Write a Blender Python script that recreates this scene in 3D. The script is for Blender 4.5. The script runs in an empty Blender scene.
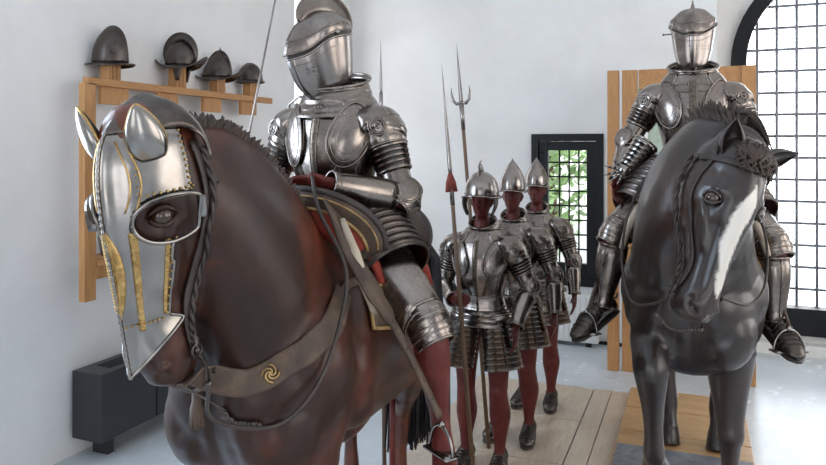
import bpy, bmesh, math, random
import numpy as np
from mathutils import Vector, Matrix
from mathutils.bvhtree import BVHTree
random.seed(7)
V = Vector
PI = math.pi
COL = bpy.context.scene.collection

# ---------------------------------------------------------------- helpers
def cr(keys, m):
    """Catmull-Rom through key tuples (any length) -> dense list, m steps per span."""
    K = [np.array(k, float) for k in keys]
    K = [2*K[0]-K[1]] + K + [2*K[-1]-K[-2]]
    out = []
    for i in range(1, len(K)-2):
        a, b, c, d = K[i-1], K[i], K[i+1], K[i+2]
        for j in range(m):
            t = j/m
            out.append(.5*((2*b)+(c-a)*t+(2*a-5*b+4*c-d)*t*t+(-a+3*b-3*c+d)*t**3))
    out.append(K[-2])
    return out

def smoothstep(a, b, x):
    t = min(1, max(0, (x-a)/(b-a))); return t*t*(3-2*t)

class MB:
    def __init__(s): s.v = []; s.f = []; s.m = []
    def add(s, vs, fs, mi=0):
        o = len(s.v); s.v += [tuple(v) for v in vs]
        s.f += [tuple(i+o for i in f) for f in fs]; s.m += [mi]*len(fs)
    def box(s, c, d, R=None, mi=0, taper=1.0):
        vs = []
        for z in (-1, 1):
            k = taper if z > 0 else 1
            for x, y in ((-1,-1),(1,-1),(1,1),(-1,1)):
                p = V((x*d[0]/2*k, y*d[1]/2*k, z*d[2]/2))
                if R is not None: p = R @ p
                vs.append(p+V(c))
        s.add(vs, [(3,2,1,0),(4,5,6,7),(0,1,5,4),(1,2,6,5),(2,3,7,6),(3,0,4,7)], mi)
    def rings(s, secs, cap=True, closed=True, mi=0, loop=False):
        n = len(secs[0]); vs = [p for r in secs for p in r]; fs = []
        m = len(secs)
        for i in range(m if loop else m-1):
            i2 = (i+1) % m
            for j in range(n if closed else n-1):
                k = (j+1) % n
                fs.append((i*n+j, i*n+k, i2*n+k, i2*n+j))
        if cap and closed and not loop:
            fs.append(tuple(reversed(range(n)))); fs.append(tuple((m-1)*n+j for j in range(n)))
        s.add(vs, fs, mi)
    def tube(s, pts, r, n=8, cap=True, squash=1, loop=False, mi=0, up=None):
        pts = [V(p) for p in pts]; m = len(pts)
        if m < 2: return
        rr = r if hasattr(r, '__len__') else [r]*m
        T = []
        for i in range(m):
            a = pts[(i-1) % m] if (i > 0 or loop) else pts[i]; b = pts[(i+1) % m] if (i < m-1 or loop) else pts[i]
            d = (b-a); T.append(d.normalized() if d.length > 1e-9 else V((0,0,1)))
        u = V(up) if up is not None else (V((0,0,1)) if abs(T[0].z) < .9 else V((1,0,0)))
        secs = []
        for i in range(m):
            if up is not None: u = V(up)
            u = u - T[i]*u.dot(T[i])
            u = u.normalized() if u.length > 1e-6 else T[i].orthogonal().normalized()
            w = T[i].cross(u)
            secs.append([pts[i]+u*(math.cos(2*PI*k/n)*rr[i]*squash)+w*(math.sin(2*PI*k/n)*rr[i]) for k in range(n)])
        s.rings(secs, cap, True, mi, loop)
    def ball(s, c, r, n=8, sc=(1,1,1), R=None, mi=0):
        secs = []
        for i in range(n+1):
            a = -PI/2+PI*i/n; ring = []
            for k in range(n*2):
                b = PI*k/n
                p = V((math.cos(a)*math.cos(b)*sc[0], math.cos(a)*math.sin(b)*sc[1], math.sin(a)*sc[2]))*r
                if R is not None: p = R @ p
                ring.append(p+V(c))
            secs.append(ring)
        s.rings(secs, False, True, mi)
    def rivet(s, p, nrm, r=.004, mi=0):
        nrm = V(nrm).normalized(); u = nrm.orthogonal().normalized(); w = nrm.cross(u); p = V(p)
        secs = [[p+(u*math.cos(k*PI/3)+w*math.sin(k*PI/3))*r*a+nrm*r*b for k in range(6)] for a, b in ((1,-.3),(.8,.45),(.3,.75))]
        s.rings(secs, True, True, mi)
    def loft(s, keys, m=4, n=20, axis=None, p=2.0, cap=True, mi=0):
        """keys: (x,y,z, ru, rv); ring plane perpendicular to path; u ~ axis."""
        D = cr(keys, m); pts = [V(d[:3]) for d in D]
        secs = []
        for i, d in enumerate(D):
            a = pts[max(0,i-1)]; b = pts[min(len(pts)-1,i+1)]
            t = (b-a).normalized(); u = V(axis or (1,0,0)); u = (u-t*u.dot(t)).normalized(); w = t.cross(u)
            ring = []
            for k in range(n):
                c, q = math.cos(2*PI*k/n), math.sin(2*PI*k/n)
                c = math.copysign(abs(c)**(2/p), c); q = math.copysign(abs(q)**(2/p), q)
                ring.append(pts[i]+u*c*max(d[3],.001)+w*q*max(d[4],.001))
            secs.append(ring)
        s.rings(secs, cap, True, mi)
    def mesh(s, name):
        me = bpy.data.meshes.new(name); me.from_pydata(s.v, [], s.f); me.update(); return me
    def build(s, name, mats, parent=None, smooth=True, auto=None, thick=None, bevel=None, loc=None, sub=0, off=1.0):
        me = s.mesh(name)
        if not isinstance(mats, (list, tuple)): mats = [mats]
        for m in mats: me.materials.append(m)
        me.polygons.foreach_set('material_index', s.m)
        bm = bmesh.new(); bm.from_mesh(me); bmesh.ops.recalc_face_normals(bm, faces=bm.faces); bm.to_mesh(me); bm.free()
        if smooth:
            me.polygons.foreach_set('use_smooth', [True]*len(me.polygons))
            if auto: 
                me.set_sharp_from_angle(angle=math.radians(auto))
        o = bpy.data.objects.new(name, me); COL.objects.link(o)
        if parent is not None: o.parent = parent
        if loc is not None: o.location = loc
        if thick:
            q = o.modifiers.new('solid', 'SOLIDIFY'); q.thickness = thick; q.offset = off
        if bevel:
            q = o.modifiers.new('bev', 'BEVEL'); q.width = bevel; q.segments = 2; q.limit_method = 'ANGLE'
        if sub:
            q = o.modifiers.new('sub', 'SUBSURF'); q.levels = sub; q.render_levels = sub
        return o

def remesh(mb, voxel, smooth=4, name='body'):
    """union of closed shapes -> numpy-friendly smooth mesh"""
    me = mb.mesh(name); bm = bmesh.new(); bm.from_mesh(me)
    bmesh.ops.recalc_face_normals(bm, faces=bm.faces); bm.to_mesh(me); bm.free()
    o = bpy.data.objects.new(name+'_tmp', me); COL.objects.link(o)
    q = o.modifiers.new('r', 'REMESH'); q.mode = 'VOXEL'; q.voxel_size = voxel
    if smooth:
        q = o.modifiers.new('s', 'SMOOTH'); q.factor = .5; q.iterations = smooth
    dg = bpy.context.evaluated_depsgraph_get()
    out = bpy.data.meshes.new_from_object(o.evaluated_get(dg)); out.name = name
    bpy.data.objects.remove(o); bpy.data.meshes.remove(me)
    out.materials.clear()
    return out

def co_np(me):
    a = np.empty(len(me.vertices)*3); me.vertices.foreach_get('co', a); return a.reshape(-1,3)
def no_np(me):
    a = np.empty(len(me.vertices)*3); me.vertices.foreach_get('normal', a); return a.reshape(-1,3)
def sculpt(me, bumps):
    """bumps: (center, radius(s), amount along normal) or with direction as 4th"""
    for b in bumps:
        co = co_np(me); no = no_np(me)
        c = np.array(b[0]); r = b[1]
        w = np.exp(-np.sum(((co-c)/np.array(r))**2, axis=1))
        d = no if len(b) < 4 else np.array(b[3])[None, :]
        co = co + d*(w*b[2])[:, None]
        me.vertices.foreach_set('co', co.ravel()); me.update()
def groove(me, pts, r, amt):
    """push along normals near a polyline (negative = groove)"""
    co = co_np(me); no = no_np(me); P = [np.array(p, float) for p in pts]; best = np.full(len(co), 9.)
    for a, b in zip(P[:-1], P[1:]):
        ab = b-a; t = np.clip(((co-a)@ab)/(ab@ab), 0, 1)
        best = np.minimum(best, np.linalg.norm(co-(a+t[:,None]*ab), axis=1))
    co = co+no*(np.exp(-(best/r)**2)*amt)[:,None]
    me.vertices.foreach_set('co', co.ravel()); me.update()
def put(me, name, mats, parent=None, loc=None):
    for m in (mats if isinstance(mats, (list,tuple)) else [mats]): me.materials.append(m)
    me.polygons.foreach_set('use_smooth', [True]*len(me.polygons))
    o = bpy.data.objects.new(name, me); COL.objects.link(o)
    if parent is not None: o.parent = parent
    if loc is not None: o.location = loc
    return o

def thing(name, label, cat, loc=(0,0,0), rz=0, group=None):
    o = bpy.data.objects.new(name, None); COL.objects.link(o); o.empty_display_size = .1
    o.location = loc; o.rotation_euler = (0,0,rz); o['label'] = label; o['category'] = cat
    if group: o['group'] = group
    return o
def tag(o, label, cat, group=None):
    o['label'] = label; o['category'] = cat
    if group: o['group'] = group
    return o
def struct(o): o['kind'] = 'structure'; return o
def part(o, label): o['label'] = label; return o
def dup(root, loc, rz, label, group=None):
    r = root.copy(); COL.objects.link(r); r.location = loc; r.rotation_euler = (0,0,rz); r['label'] = label
    if group: r['group'] = group
    for ch in list(root.children):
        c = ch.copy(); COL.objects.link(c); c.parent = r
        for g in list(ch.children):
            d = g.copy(); COL.objects.link(d); d.parent = c
    return r

def snap_path(tree, pts, m, off, maxd=.25):
    D = [V(d) for d in cr(pts, m)]; P = []; N = []
    for d in D:
        h = tree.find_nearest(d, maxd)
        if h[0] is None: P.append(d); N.append(V((0,0,1)))
        else: P.append(h[0]+h[1]*off); N.append(h[1])
    for _ in range(2):
        P = [P[0]]+[(P[i-1]+P[i]*2+P[i+1])/4 for i in range(1,len(P)-1)]+[P[-1]]
        N = [N[0]]+[((N[i-1]+N[i]*2+N[i+1])/4).normalized() for i in range(1,len(N)-1)]+[N[-1]]
    return P, N
def strap(mb, tree, pts, width, th=.004, m=6, off=.004, mi=0, maxd=.25, studs=0, holes=False):
    P, N = snap_path(tree, pts, m, off, maxd); secs = []
    for i in range(len(P)):
        t = (P[min(i+1,len(P)-1)]-P[max(i-1,0)]).normalized(); w = t.cross(N[i]).normalized(); n = N[i]
        ring = []
        for a, b in ((-1,0),(-1,.7),(-.8,1),(.8,1),(1,.7),(1,0),(.5,-.3),(-.5,-.3)):
            q = P[i]+w*a*width/2
            ring.append(q+n*b*th)
        secs.append(ring)
    mb.rings(secs, True, True, mi)
    if studs:
        for i in range(0, len(P), studs): mb.rivet(P[i]+N[i]*th, N[i], .005, mi)
    return P, N

# ---------------------------------------------------------------- materials
def mat(name, base=(.5,.5,.5), rough=.5, metal=0, spec=.5, coat=0, coatr=.1, emit=None):
    m = bpy.data.materials.new(name); m.use_nodes = True; nt = m.node_tree; b = nt.nodes['Principled BSDF']
    b.inputs['Base Color'].default_value = (*base, 1); b.inputs['Roughness'].default_value = rough
    b.inputs['Metallic'].default_value = metal; b.inputs['Specular IOR Level'].default_value = spec
    b.inputs['Coat Weight'].default_value = coat; b.inputs['Coat Roughness'].default_value = coatr
    return m, nt, b
def N(nt, t, **kw):
    n = nt.nodes.new(t)
    for k, v in kw.items():
        if k in n.inputs: n.inputs[k].default_value = v
        else: setattr(n, k, v)
    return n
def coords(nt, scale=(1,1,1), kind='Object', rot=(0,0,0)):
    c = N(nt, 'ShaderNodeTexCoord'); mp = N(nt, 'ShaderNodeMapping'); mp.inputs['Scale'].default_value = scale; mp.inputs['Rotation'].default_value = rot
    nt.links.new(c.outputs[kind], mp.inputs['Vector']); return mp.outputs['Vector']
def ramp(nt, src, stops):
    r = N(nt, 'ShaderNodeValToRGB'); e = r.color_ramp.elements
    while len(e) < len(stops): e.new(.5)
    for el, (p, c) in zip(e, stops): el.position = p; el.color = (*c, 1) if len(c) == 3 else c
    nt.links.new(src, r.inputs[0]); return r.outputs[0]
def noise(nt, vec, scale, detail=4, rough=.55, dist=0):
    n = N(nt, 'ShaderNodeTexNoise'); n.inputs['Scale'].default_value = scale; n.inputs['Detail'].default_value = detail
    n.inputs['Roughness'].default_value = rough; n.inputs['Distortion'].default_value = dist
    nt.links.new(vec, n.inputs['Vector']); return n.outputs['Fac']
def bump(nt, b, src, strength, dist=.01, prev=None):
    n = N(nt, 'ShaderNodeBump'); n.inputs['Strength'].default_value = strength; n.inputs['Distance'].default_value = dist
    nt.links.new(src, n.inputs['Height'])
    if prev is not None: nt.links.new(prev, n.inputs['Normal'])
    nt.links.new(n.outputs[0], b.inputs['Normal']); return n.outputs[0]
def mixc(nt, fac, a, b, mode='MIX'):
    n = N(nt, 'ShaderNodeMix', data_type='RGBA', blend_type=mode)
    for sock, val in ((n.inputs[0], fac), (n.inputs[6], a), (n.inputs[7], b)):
        if isinstance(val, (int, float)): sock.default_value = val
        elif isinstance(val, tuple): sock.default_value = (*val, 1)
        else: nt.links.new(val, sock)
    return n.outputs[2]

def steel(name, lo, hi, r0=.22, r1=.42, etched=0, sc=9):
    m, nt, b = mat(name, metal=1)
    v = coords(nt)
    n1 = noise(nt, v, sc, 3, .5, .5)
    c = ramp(nt, n1, [(.25, lo), (.75, hi)])
    if etched:
        n3 = N(nt, 'ShaderNodeTexVoronoi', feature='SMOOTH_F1'); n3.inputs['Scale'].default_value = 75; nt.links.new(v, n3.inputs['Vector'])
        w = noise(nt, v, 45, 5, .7, 2.5)
        e = ramp(nt, w, [(.44, (.45,.45,.45)), (.52, (1,1,1))])
        c = mixc(nt, etched, c, e, 'MULTIPLY')
    nt.links.new(c, b.inputs['Base Color'])
    n2 = noise(nt, v, 14, 3, .55)
    r = N(nt, 'ShaderNodeMapRange'); r.inputs[3].default_value = r0; r.inputs[4].default_value = r1; r.inputs[1].default_value = .25; r.inputs[2].default_value = .8
    nt.links.new(n2, r.inputs[0]); nt.links.new(r.outputs[0], b.inputs['Roughness'])
    p = bump(nt, b, noise(nt, v, 12, 1), .10, .010)
    if etched: bump(nt, b, w, .35*etched, .002, p)
    else: bump(nt, b, noise(nt, v, 120, 3), .12, .001, p)
    return m
M = {}
M['steel'] = steel('armour_steel', (.15,.122,.106), (.34,.30,.272), .18, .32, .3, 6)
M['steel_etched'] = steel('etched_band_steel', (.10,.078,.06), (.27,.22,.18), .25, .42, .95, 9)
M['steel_plain'] = steel('helmet_steel', (.21,.18,.165), (.35,.32,.30), .2, .30)
M['steel_dark'] = steel('dark_steel', (.06,.05,.044), (.15,.128,.115), .25, .4, .3)
M['steel_bright'] = steel('bright_steel', (.20,.185,.17), (.36,.34,.32), .14, .28)
M['brass'] = steel('gilt_brass', (.38,.23,.08), (.72,.50,.22), .25, .45, .4, 40)
M['bars2'] = mat('pale_frame_paint', (.5,.48,.46), .5)[0]
M['bars'] = mat('grille_bloom_grey', (.26,.27,.30), .5)[0]  # grey stands in for window bloom washing over the dark bars
M['iron'] = steel('grille_iron', (.02,.02,.022), (.05,.05,.055), .5, .7)

def organic(name, c1, c2, c3, rough=.35, sc=3, bs=.25, coat=.25, fine=60, patch=None, spec=.5):
    m, nt, b = mat(name, rough=rough, coat=coat, coatr=.25, spec=spec)
    v = coords(nt)
    n1 = noise(nt, v, sc, 5, .6, .4)
    c = ramp(nt, n1, [(.3, c1), (.5, c2), (.72, c3)])
    c = mixc(nt, .5, c, ramp(nt, noise(nt, v, fine, 4), [(.3, (.6,.6,.6)), (.7, (1,1,1))]), 'MULTIPLY')
    if patch:
        a = N(nt, 'ShaderNodeAttribute'); a.attribute_name = 'blaze'
        c = mixc(nt, a.outputs['Fac'], c, patch)
    nt.links.new(c, b.inputs['Base Color'])
    r = N(nt, 'ShaderNodeMapRange'); r.inputs[3].default_value = rough-.07; r.inputs[4].default_value = rough+.14
    nt.links.new(noise(nt, v, 8, 4), r.inputs[0]); nt.links.new(r.outputs[0], b.inputs['Roughness'])
    p = bump(nt, b, noise(nt, v, 10, 3), bs, .01)
    bump(nt, b, noise(nt, v, fine*2, 4), bs*.6, .0015, p)
    return m
M['bay'] = organic('bay_horse_paint', (.018,.009,.007), (.038,.016,.011), (.16,.040,.019), .33, 2.2, coat=.04, spec=.34)
M['black_bay'] = organic('dark_horse_paint', (.016,.010,.009), (.027,.017,.0145), (.055,.028,.021), .28, 2.6, coat=.34, spec=.5, patch=(.72,.68,.62))
M['mane'] = organic('mane_hair', (.040,.028,.024), (.065,.046,.038), (.10,.075,.06), .5, 8, .5, 0, 120, spec=.3)
M['redwood'] = organic('dark_red_wood', (.065,.010,.008), (.105,.017,.013), (.16,.030,.020), .42, 5, .15, 0, spec=.3)
M['leather'] = organic('brown_leather', (.045,.03,.022), (.085,.055,.038), (.14,.09,.06), .55, 12, .5, 0, 90)
M['leather_dark'] = organic('dark_leather', (.02,.014,.012), (.038,.026,.022), (.06,.042,.034), .42, 12, .4, 0, 90)
M['velvet'] = organic('red_velvet', (.20,.02,.012), (.30,.035,.02), (.40,.06,.03), .75, 14, .3, 0, 120)
M['gilt_trim'] = organic('gold_braid', (.25,.13,.05), (.42,.26,.10), (.55,.38,.17), .6, 30, .5, 0, 160)
M['canvas'] = organic('cream_canvas', (.35,.28,.2), (.5,.42,.32), (.62,.54,.43), .8, 14, .4, 0, 160)
M['black_hair'] = organic('black_tail_hair', (.006,.006,.008), (.012,.012,.015), (.03,.03,.036), .5, 20, .5, 0, 160)
M['eye'] = mat('glass_eye', (.035,.016,.008), .06, coat=.6)[0]
M['rope'] = organic('tassel_red', (.16,.03,.02), (.22,.04,.03), (.3,.07,.05), .8, 30, .5, 0, 160)

def wood(name, c1, c2, scale=(1,1,14), rough=.45, bs=.15, island=False):
    m, nt, b = mat(name, rough=rough)
    v = coords(nt, scale)
    n1 = noise(nt, v, 3.5, 6, .6, 1.2)
    c = ramp(nt, n1, [(.3, c1), (.7, c2)])
    c = mixc(nt, .35, c, ramp(nt, noise(nt, v, 22, 4, .6, .3), [(.35, (.6,.55,.5)), (.65, (1,1,1))]), 'MULTIPLY')
    if island:
        g = N(nt, 'ShaderNodeNewGeometry')
        c = mixc(nt, .8, c, ramp(nt, g.outputs['Random Per Island'], [(0, (.72,.70,.70)), (1, (1.08,1.05,1.0))]), 'MULTIPLY')
    nt.links.new(c, b.inputs['Base Color']); bump(nt, b, n1, bs, .004)
    return m
M['shelfwood'] = wood('honey_pine', (.40,.185,.065), (.56,.29,.11), (6,6,.8))
M['shelfwood_x'] = wood('honey_pine_rail', (.40,.185,.065), (.56,.29,.11), (6,.8,6))
M['plank'] = wood('floor_plank_oak', (.58,.47,.36), (.74,.63,.51), (7,.9,7), .28, .08, True)
M['plinthwood'] = wood('plinth_oak', (.42,.24,.11), (.58,.36,.18), (.9,7,7), .35)
M['shaft'] = wood('spear_shaft_wood', (.10,.055,.03), (.2,.12,.07), (8,8,.6), .5)
def plaster(name, c1, c2, sc=1.2):
    m, nt, b = mat(name, rough=.9, spec=.2)
    v = coords(nt)
    c = ramp(nt, noise(nt, v, sc, 7, .6, .3), [(.32, c1), (.65, c2)])
    nt.links.new(c, b.inputs['Base Color'])
    p = bump(nt, b, noise(nt, v, 3.5, 5), .35, .02); bump(nt, b, noise(nt, v, 60, 4), .15, .003, p)
    return m
M['wall'] = plaster('white_plaster', (.74,.735,.73), (.83,.83,.83))
M['reveal'] = plaster('window_reveal_plaster', (.74,.72,.70), (.84,.83,.81))
def floormat():
    m, nt, b = mat('grey_blue_lino', rough=.25, spec=.5)
    v = coords(nt)
    c = ramp(nt, noise(nt, v, 2.2, 7, .65), [(.3, (.52,.57,.61)), (.7, (.64,.68,.71))])
    c = mixc(nt, .3, c, ramp(nt, noise(nt, v, 40, 5, .7), [(.35, (.75,.75,.75)), (.65, (1,1,1))]), 'MULTIPLY')
    nt.links.new(c, b.inputs['Base Color'])
    r = N(nt, 'ShaderNodeMapRange'); r.inputs[3].default_value = .16; r.inputs[4].default_value = .34
    nt.links.new(noise(nt, v, 6, 5), r.inputs[0]); nt.links.new(r.outputs[0], b.inputs['Roughness'])
    return m
M['floor'] = floormat()
M['slate'] = organic('grey_rubber_mat', (.10,.11,.13), (.17,.18,.205), (.26,.27,.30), .5, 9, .5, 0, 70)
M['frame'] = mat('black_frame_paint', (.008,.008,.010), .45, spec=.25)[0]
M['heater'] = mat('black_heater_enamel', (.022,.023,.027), .35)[0]
M['darkslot'] = mat('heater_slot', (.005,.005,.005), .8)[0]
M['panel'] = organic('pale_green_panel', (.42,.50,.40), (.50,.57,.47), (.58,.63,.53), .6, 2, .1, 0, 40)
def leafm(name, c):
    m, nt, b = mat(name, c, .5)
    g = N(nt, 'ShaderNodeNewGeometry')
    nt.links.new(ramp(nt, g.outputs['Random Per Island'], [(0, tuple(x*.5 for x in c)), (1, tuple(min(1, x*1.5) for x in c))]), b.inputs['Base Color'])
    return m
M['leaf'] = leafm('garden_leaf', (.40,.56,.27))
m, nt, b = mat('window_glass', (1,1,1), .02); b.inputs['Transmission Weight'].default_value = 1; b.inputs['IOR'].default_value = 1.02
M['glass'] = m
# ---------------------------------------------------------------- camera (room axes: X along back wall, Y into room)
cd = bpy.data.cameras.new('camera'); cam = bpy.data.objects.new('camera', cd); COL.objects.link(cam)
cam.location = (0,0,1.84); cam.rotation_euler = (PI/2, 0, math.radians(22)); cd.sensor_width = 36; cd.lens = 700/826*36
cd.shift_y = -84.5/826; cd.clip_start = .05; bpy.context.scene.camera = cam
sc = bpy.context.scene
sc.view_settings.view_transform = 'Standard'; sc.view_settings.look = 'None'; sc.view_settings.gamma = 1; sc.view_settings.use_curve_mapping = False
sc.view_settings.exposure = 0.5
sc.cycles.max_bounces = 8; sc.cycles.use_denoising = True; sc.cycles.sample_clamp_indirect = 6
try: sc.cycles.denoiser = 'OPENIMAGEDENOISE'
except Exception: pass

XL, XR, YB, YF, YN, ZC = -3.46, 3.3, 6.75, -2.6, 7.12, 4.3   # walls; YN = recessed wall round the big window
def arch_pts(x0, x1, z0, zs, n=16):
    """outline of an arched opening in (x,z), springing at zs, from bottom-left over the top to bottom-right"""
    r = (x1-x0)/2; c = (x0+x1)/2
    return [(x0,z0)]+[(c-r*math.cos(PI*i/n), zs+r*.95*math.sin(PI*i/n)) for i in range(n+1)]+[(x1,z0)]
def wall_open(name, ux, origin, L, H, opens, mt, depth_dir, th):
    """wall panel built as closed strips round openings. ux: unit along wall; opens: list of (a0,a1,z0,z1)"""
    mb = MB(); xs = sorted({0, L}|{o[0] for o in opens}|{o[1] for o in opens}); zs = sorted({0, H}|{o[2] for o in opens}|{o[3] for o in opens})
    O = V(origin); U = V(ux); D = V(depth_dir)*th
    for a0, a1 in zip(xs[:-1], xs[1:]):
        run = []
        for z0, z1 in zip(zs[:-1], zs[1:]):
            hole = any(o[0] <= (a0+a1)/2 <= o[1] and o[2] <= (z0+z1)/2 <= o[3] for o in opens)
            if not hole:
                if run and run[-1][1] == z0: run[-1][1] = z1
                else: run.append([z0, z1])
        for z0, z1 in run:
            c = O+U*(a0+a1)/2+D/2+V((0,0,(z0+z1)/2)); d = V((abs(U.x)*(a1-a0)+abs(D.x), abs(U.y)*(a1-a0)+abs(D.y), z1-z0))
            mb.box(c, d)
    return struct(mb.build(name, mt, smooth=False))
mb = MB(); mb.box((0,(YF+YN)/2+.3,-.05), (7.6, YN-YF+1.4, .1)); fl = struct(mb.build('floor', M['floor'], smooth=False))
mb = MB(); mb.box((0,(YF+YN)/2,ZC+.05), (7.6, YN-YF+1.0, .1)); struct(mb.build('ceiling', M['wall'], smooth=False))
# left wall with two windows: one out of view beside the camera, one near the far corner
wall_open('wall_left', (0,1,0), (XL,YF,0), YB-YF+.4, ZC, [(.3-YF, 2.2-YF, 1.0, 3.3), (5.62-YF, 6.40-YF, .95, 3.75)], M['wall'], (-1,0,0), .35)
# back wall: opening for the small window and the big niche
wall_open('wall_back', (1,0,0), (XL,YB,0), .17-XL, ZC, [(-1.48-XL, -.80-XL, .53, 1.975)], M['wall'], (0,1,0), .38)
BX0, BX1, BZ0, BZS = .30, 2.35, .17, 2.62
wall_open('wall_niche', (1,0,0), (.17,YN,0), XR-.17, ZC, [(BX0-.17, BX1-.17, BZ0, 3.78)], M['reveal'], (0,1,0), .2)
# spandrel plaster filling corners above the arch
mb = MB(); ap = arch_pts(BX0, BX1, BZ0, BZS, 24)[1:-1]
for side in (0, 1):
    seg = ap[:13] if side == 0 else ap[12:]
    cx = BX0 if side == 0 else BX1
    secs = []
    for x, z in seg: secs.append([V((x,YN+.001,z)), V((x,YN+.19,z)), V((x if 0 else x,YN+.19,3.79)), V((x,YN+.001,3.79))])
    mb.rings(secs, True, True)
struct(mb.build('trim_1', M['reveal'], smooth=False))
wall_open('wall_right', (0,1,0), (XR,YF,0), YN-YF, ZC, [(.2-YF, 2.6-YF, .9, 3.4), (3.4-YF, 5.6-YF, .9, 3.4)], M['wall'], (1,0,0), .35)
wall_open('wall_front', (1,0,0), (XL,YF,0), XR-XL, ZC, [(1.2, 2.9, 1.0, 3.2), (4.2,5.6,0,2.4)], M['wall'], (0,-1,0), .3)
mb = MB(); mb.box(((BX0+XR)/2, YN-.06, .05), (XR-BX0+.1, .12, .1)); struct(mb.build('baseboard_back', M['reveal'], smooth=False))
mb = MB(); mb.box((( XL+.17)/2, YB-.008, .015), (.17-XL, .016, .03)); struct(mb.build('baseboard_left', M['frame'], smooth=False))

# ---- small window: dark frame, sash, iron grille, glass
w = bpy.data.objects.new('window_1', None); COL.objects.link(w); w.location = (-1.14, YB, 0); struct(w)
def frame_rect(mb, x0, x1, z0, z1, wd, y0, y1, wb=None):
    wb = wb or wd; yc = (y0+y1)/2; dy = y1-y0
    mb.box(((x0+wd/2), yc, (z0+z1)/2), (wd, dy, z1-z0)); mb.box(((x1-wd/2), yc, (z0+z1)/2), (wd, dy, z1-z0))
    mb.box(((x0+x1)/2, yc, z1-wd/2), (x1-x0-2*wd, dy, wd)); mb.box(((x0+x1)/2, yc, z0+wb/2), (x1-x0-2*wd, dy, wb))
mb = MB(); frame_rect(mb, -.34, .34, .53, 1.975, .07, -.03, .10); mb.build('frame', M['frame'], w, smooth=False, bevel=.004)
mb = MB(); frame_rect(mb, -.268, .268, .602, 1.903, .085, -.005, .06, .14); mb.ball((-.235,-.012,1.80), .012, 6); mb.build('sash', M['frame'], w, smooth=False, bevel=.004)
mb = MB()
for i in range(1, 4): mb.tube([(-.185+.37*i/4-.0, .12, .70), (-.185+.37*i/4, .12, 1.84)], .008, 6)
for i in range(1, 8): mb.tube([(-.2, .13, .72+1.12*i/8), (.2, .13, .72+1.12*i/8)], .008, 6)
mb.build('grille', M['iron'], w)
mb = MB(); mb.box((0,.04,1.28), (.38,.006,1.1)); mb.build('pane', M['glass'], w, smooth=False)
# ---- big arched window
w = bpy.data.objects.new('window_2', None); COL.objects.link(w); w.location = (0, YN, 0); struct(w)
mb = MB(); fw = .13
outer = arch_pts(BX0, BX1, BZ0, BZS, 28); inner = arch_pts(BX0+fw, BX1-fw, BZ0+.24, BZS, 28)
secs = [[V((a[0], -.06, a[1])), V((b[0], -.06, b[1])), V((b[0], .10, b[1])), V((a[0], .10, a[1]))] for a, b in zip(outer, inner)]
mb.rings(secs, False, True); mb.box(((BX0+BX1)/2, .02, BZ0+.12), (BX1-BX0, .16, .24))
mb.build('frame', M['frame'], w, smooth=False)
mb = MB(); cx = (BX0+BX1)/2; rr = (BX1-BX0)/2-fw
k = 0
x = BX0+fw+.10
while x < BX1-fw:
    top = BZS+.95*math.sqrt(max(0, rr*rr-(x-cx)**2)); mb.tube([(x,.14,BZ0+.2),(x,.14,top+.02)], .014, 6); x += .163
z = .55
while z < BZS+rr*.9:
    hw = rr if z < BZS else math.sqrt(max(.01, rr*rr-((z-BZS)/.95)**2)); mb.tube([(cx-hw-.02,.155,z),(cx+hw+.02,.155,z)], .014, 6); z += .2
mb.build('grille', M['bars'], w)
mb = MB(); mb.add([(x, .05, z) for x, z in inner]+[(x, .056, z) for x, z in inner], [tuple(range(len(inner))), tuple(reversed(range(len(inner), 2*len(inner))))]); mb.build('pane', M['glass'], w, smooth=False)
# ---- far-left window in the left wall
w = bpy.data.objects.new('window_3', None); COL.objects.link(w); w.location = (XL-.2, 6.01, 0); struct(w)
mb = MB()
o_ = [(-.39,.95)]+[(-.39*math.cos(PI*i/14), 3.36+.39*math.sin(PI*i/14)) for i in range(15)]+[(.39,.95)]
i_ = [(-.33,1.02)]+[(-.33*math.cos(PI*i/14), 3.36+.33*math.sin(PI*i/14)) for i in range(15)]+[(.33,1.02)]
mb.rings([[V((-.03,a[0],a[1])), V((-.03,b[0],b[1])), V((.03,b[0],b[1])), V((.03,a[0],a[1]))] for a, b in zip(o_, i_)], False, True)
mb.box((0,0,.985), (.06,.78,.07)); mb.build('frame', M['bars2'], w, smooth=False)

# ---- garden seen through the windows
def tree_(loc, r, h, label, n=420, seed=1):
    rnd = random.Random(seed); t = thing('garden_tree', label, 'tree', loc)
    mb = MB(); mb.tube([(0,0,0),(.05,0,h*.4),(-.04,.05,h*.75)], [.09,.07,.04], 8); mb.build('trunk', M['shaft'], t)
    mb = MB()
    for _ in range(n):
        p = V((rnd.gauss(0,1), rnd.gauss(0,1), rnd.gauss(0,1))); p = p.normalized()*rnd.random()**.4
        p = V((p.x*r, p.y*r, h*.62+p.z*h*.4)); s_ = rnd.uniform(.07,.13)
        a = V((rnd.gauss(0,1), rnd.gauss(0,1), rnd.gauss(0,1))).normalized(); b2 = a.orthogonal().normalized(); c2 = a.cross(b2)
        mb.add([p-b2*s_, p+c2*s_*.45+a*.01, p+b2*s_, p-c2*s_*.45+a*.01, p+a*.02], [(0,1,4),(1,2,4),(2,3,4),(3,0,4)])
    mb.build('foliage', M['leaf'], t, smooth=False)
tree_((-1.75, 9.0, -.3), .62, 3.2, 'leafy green tree outside behind the small grilled window', 500, 3)
tree_((-.75, 9.6, -.3), .55, 1.45, 'low leafy shrub outside behind the small grilled window', 300, 4)
mb = MB(); mb.box((0, 14, -.35), (40, 13, .1)); struct(mb.build('ground', plaster('outside_gravel', (.5,.5,.46), (.6,.6,.56)), smooth=False))

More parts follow.
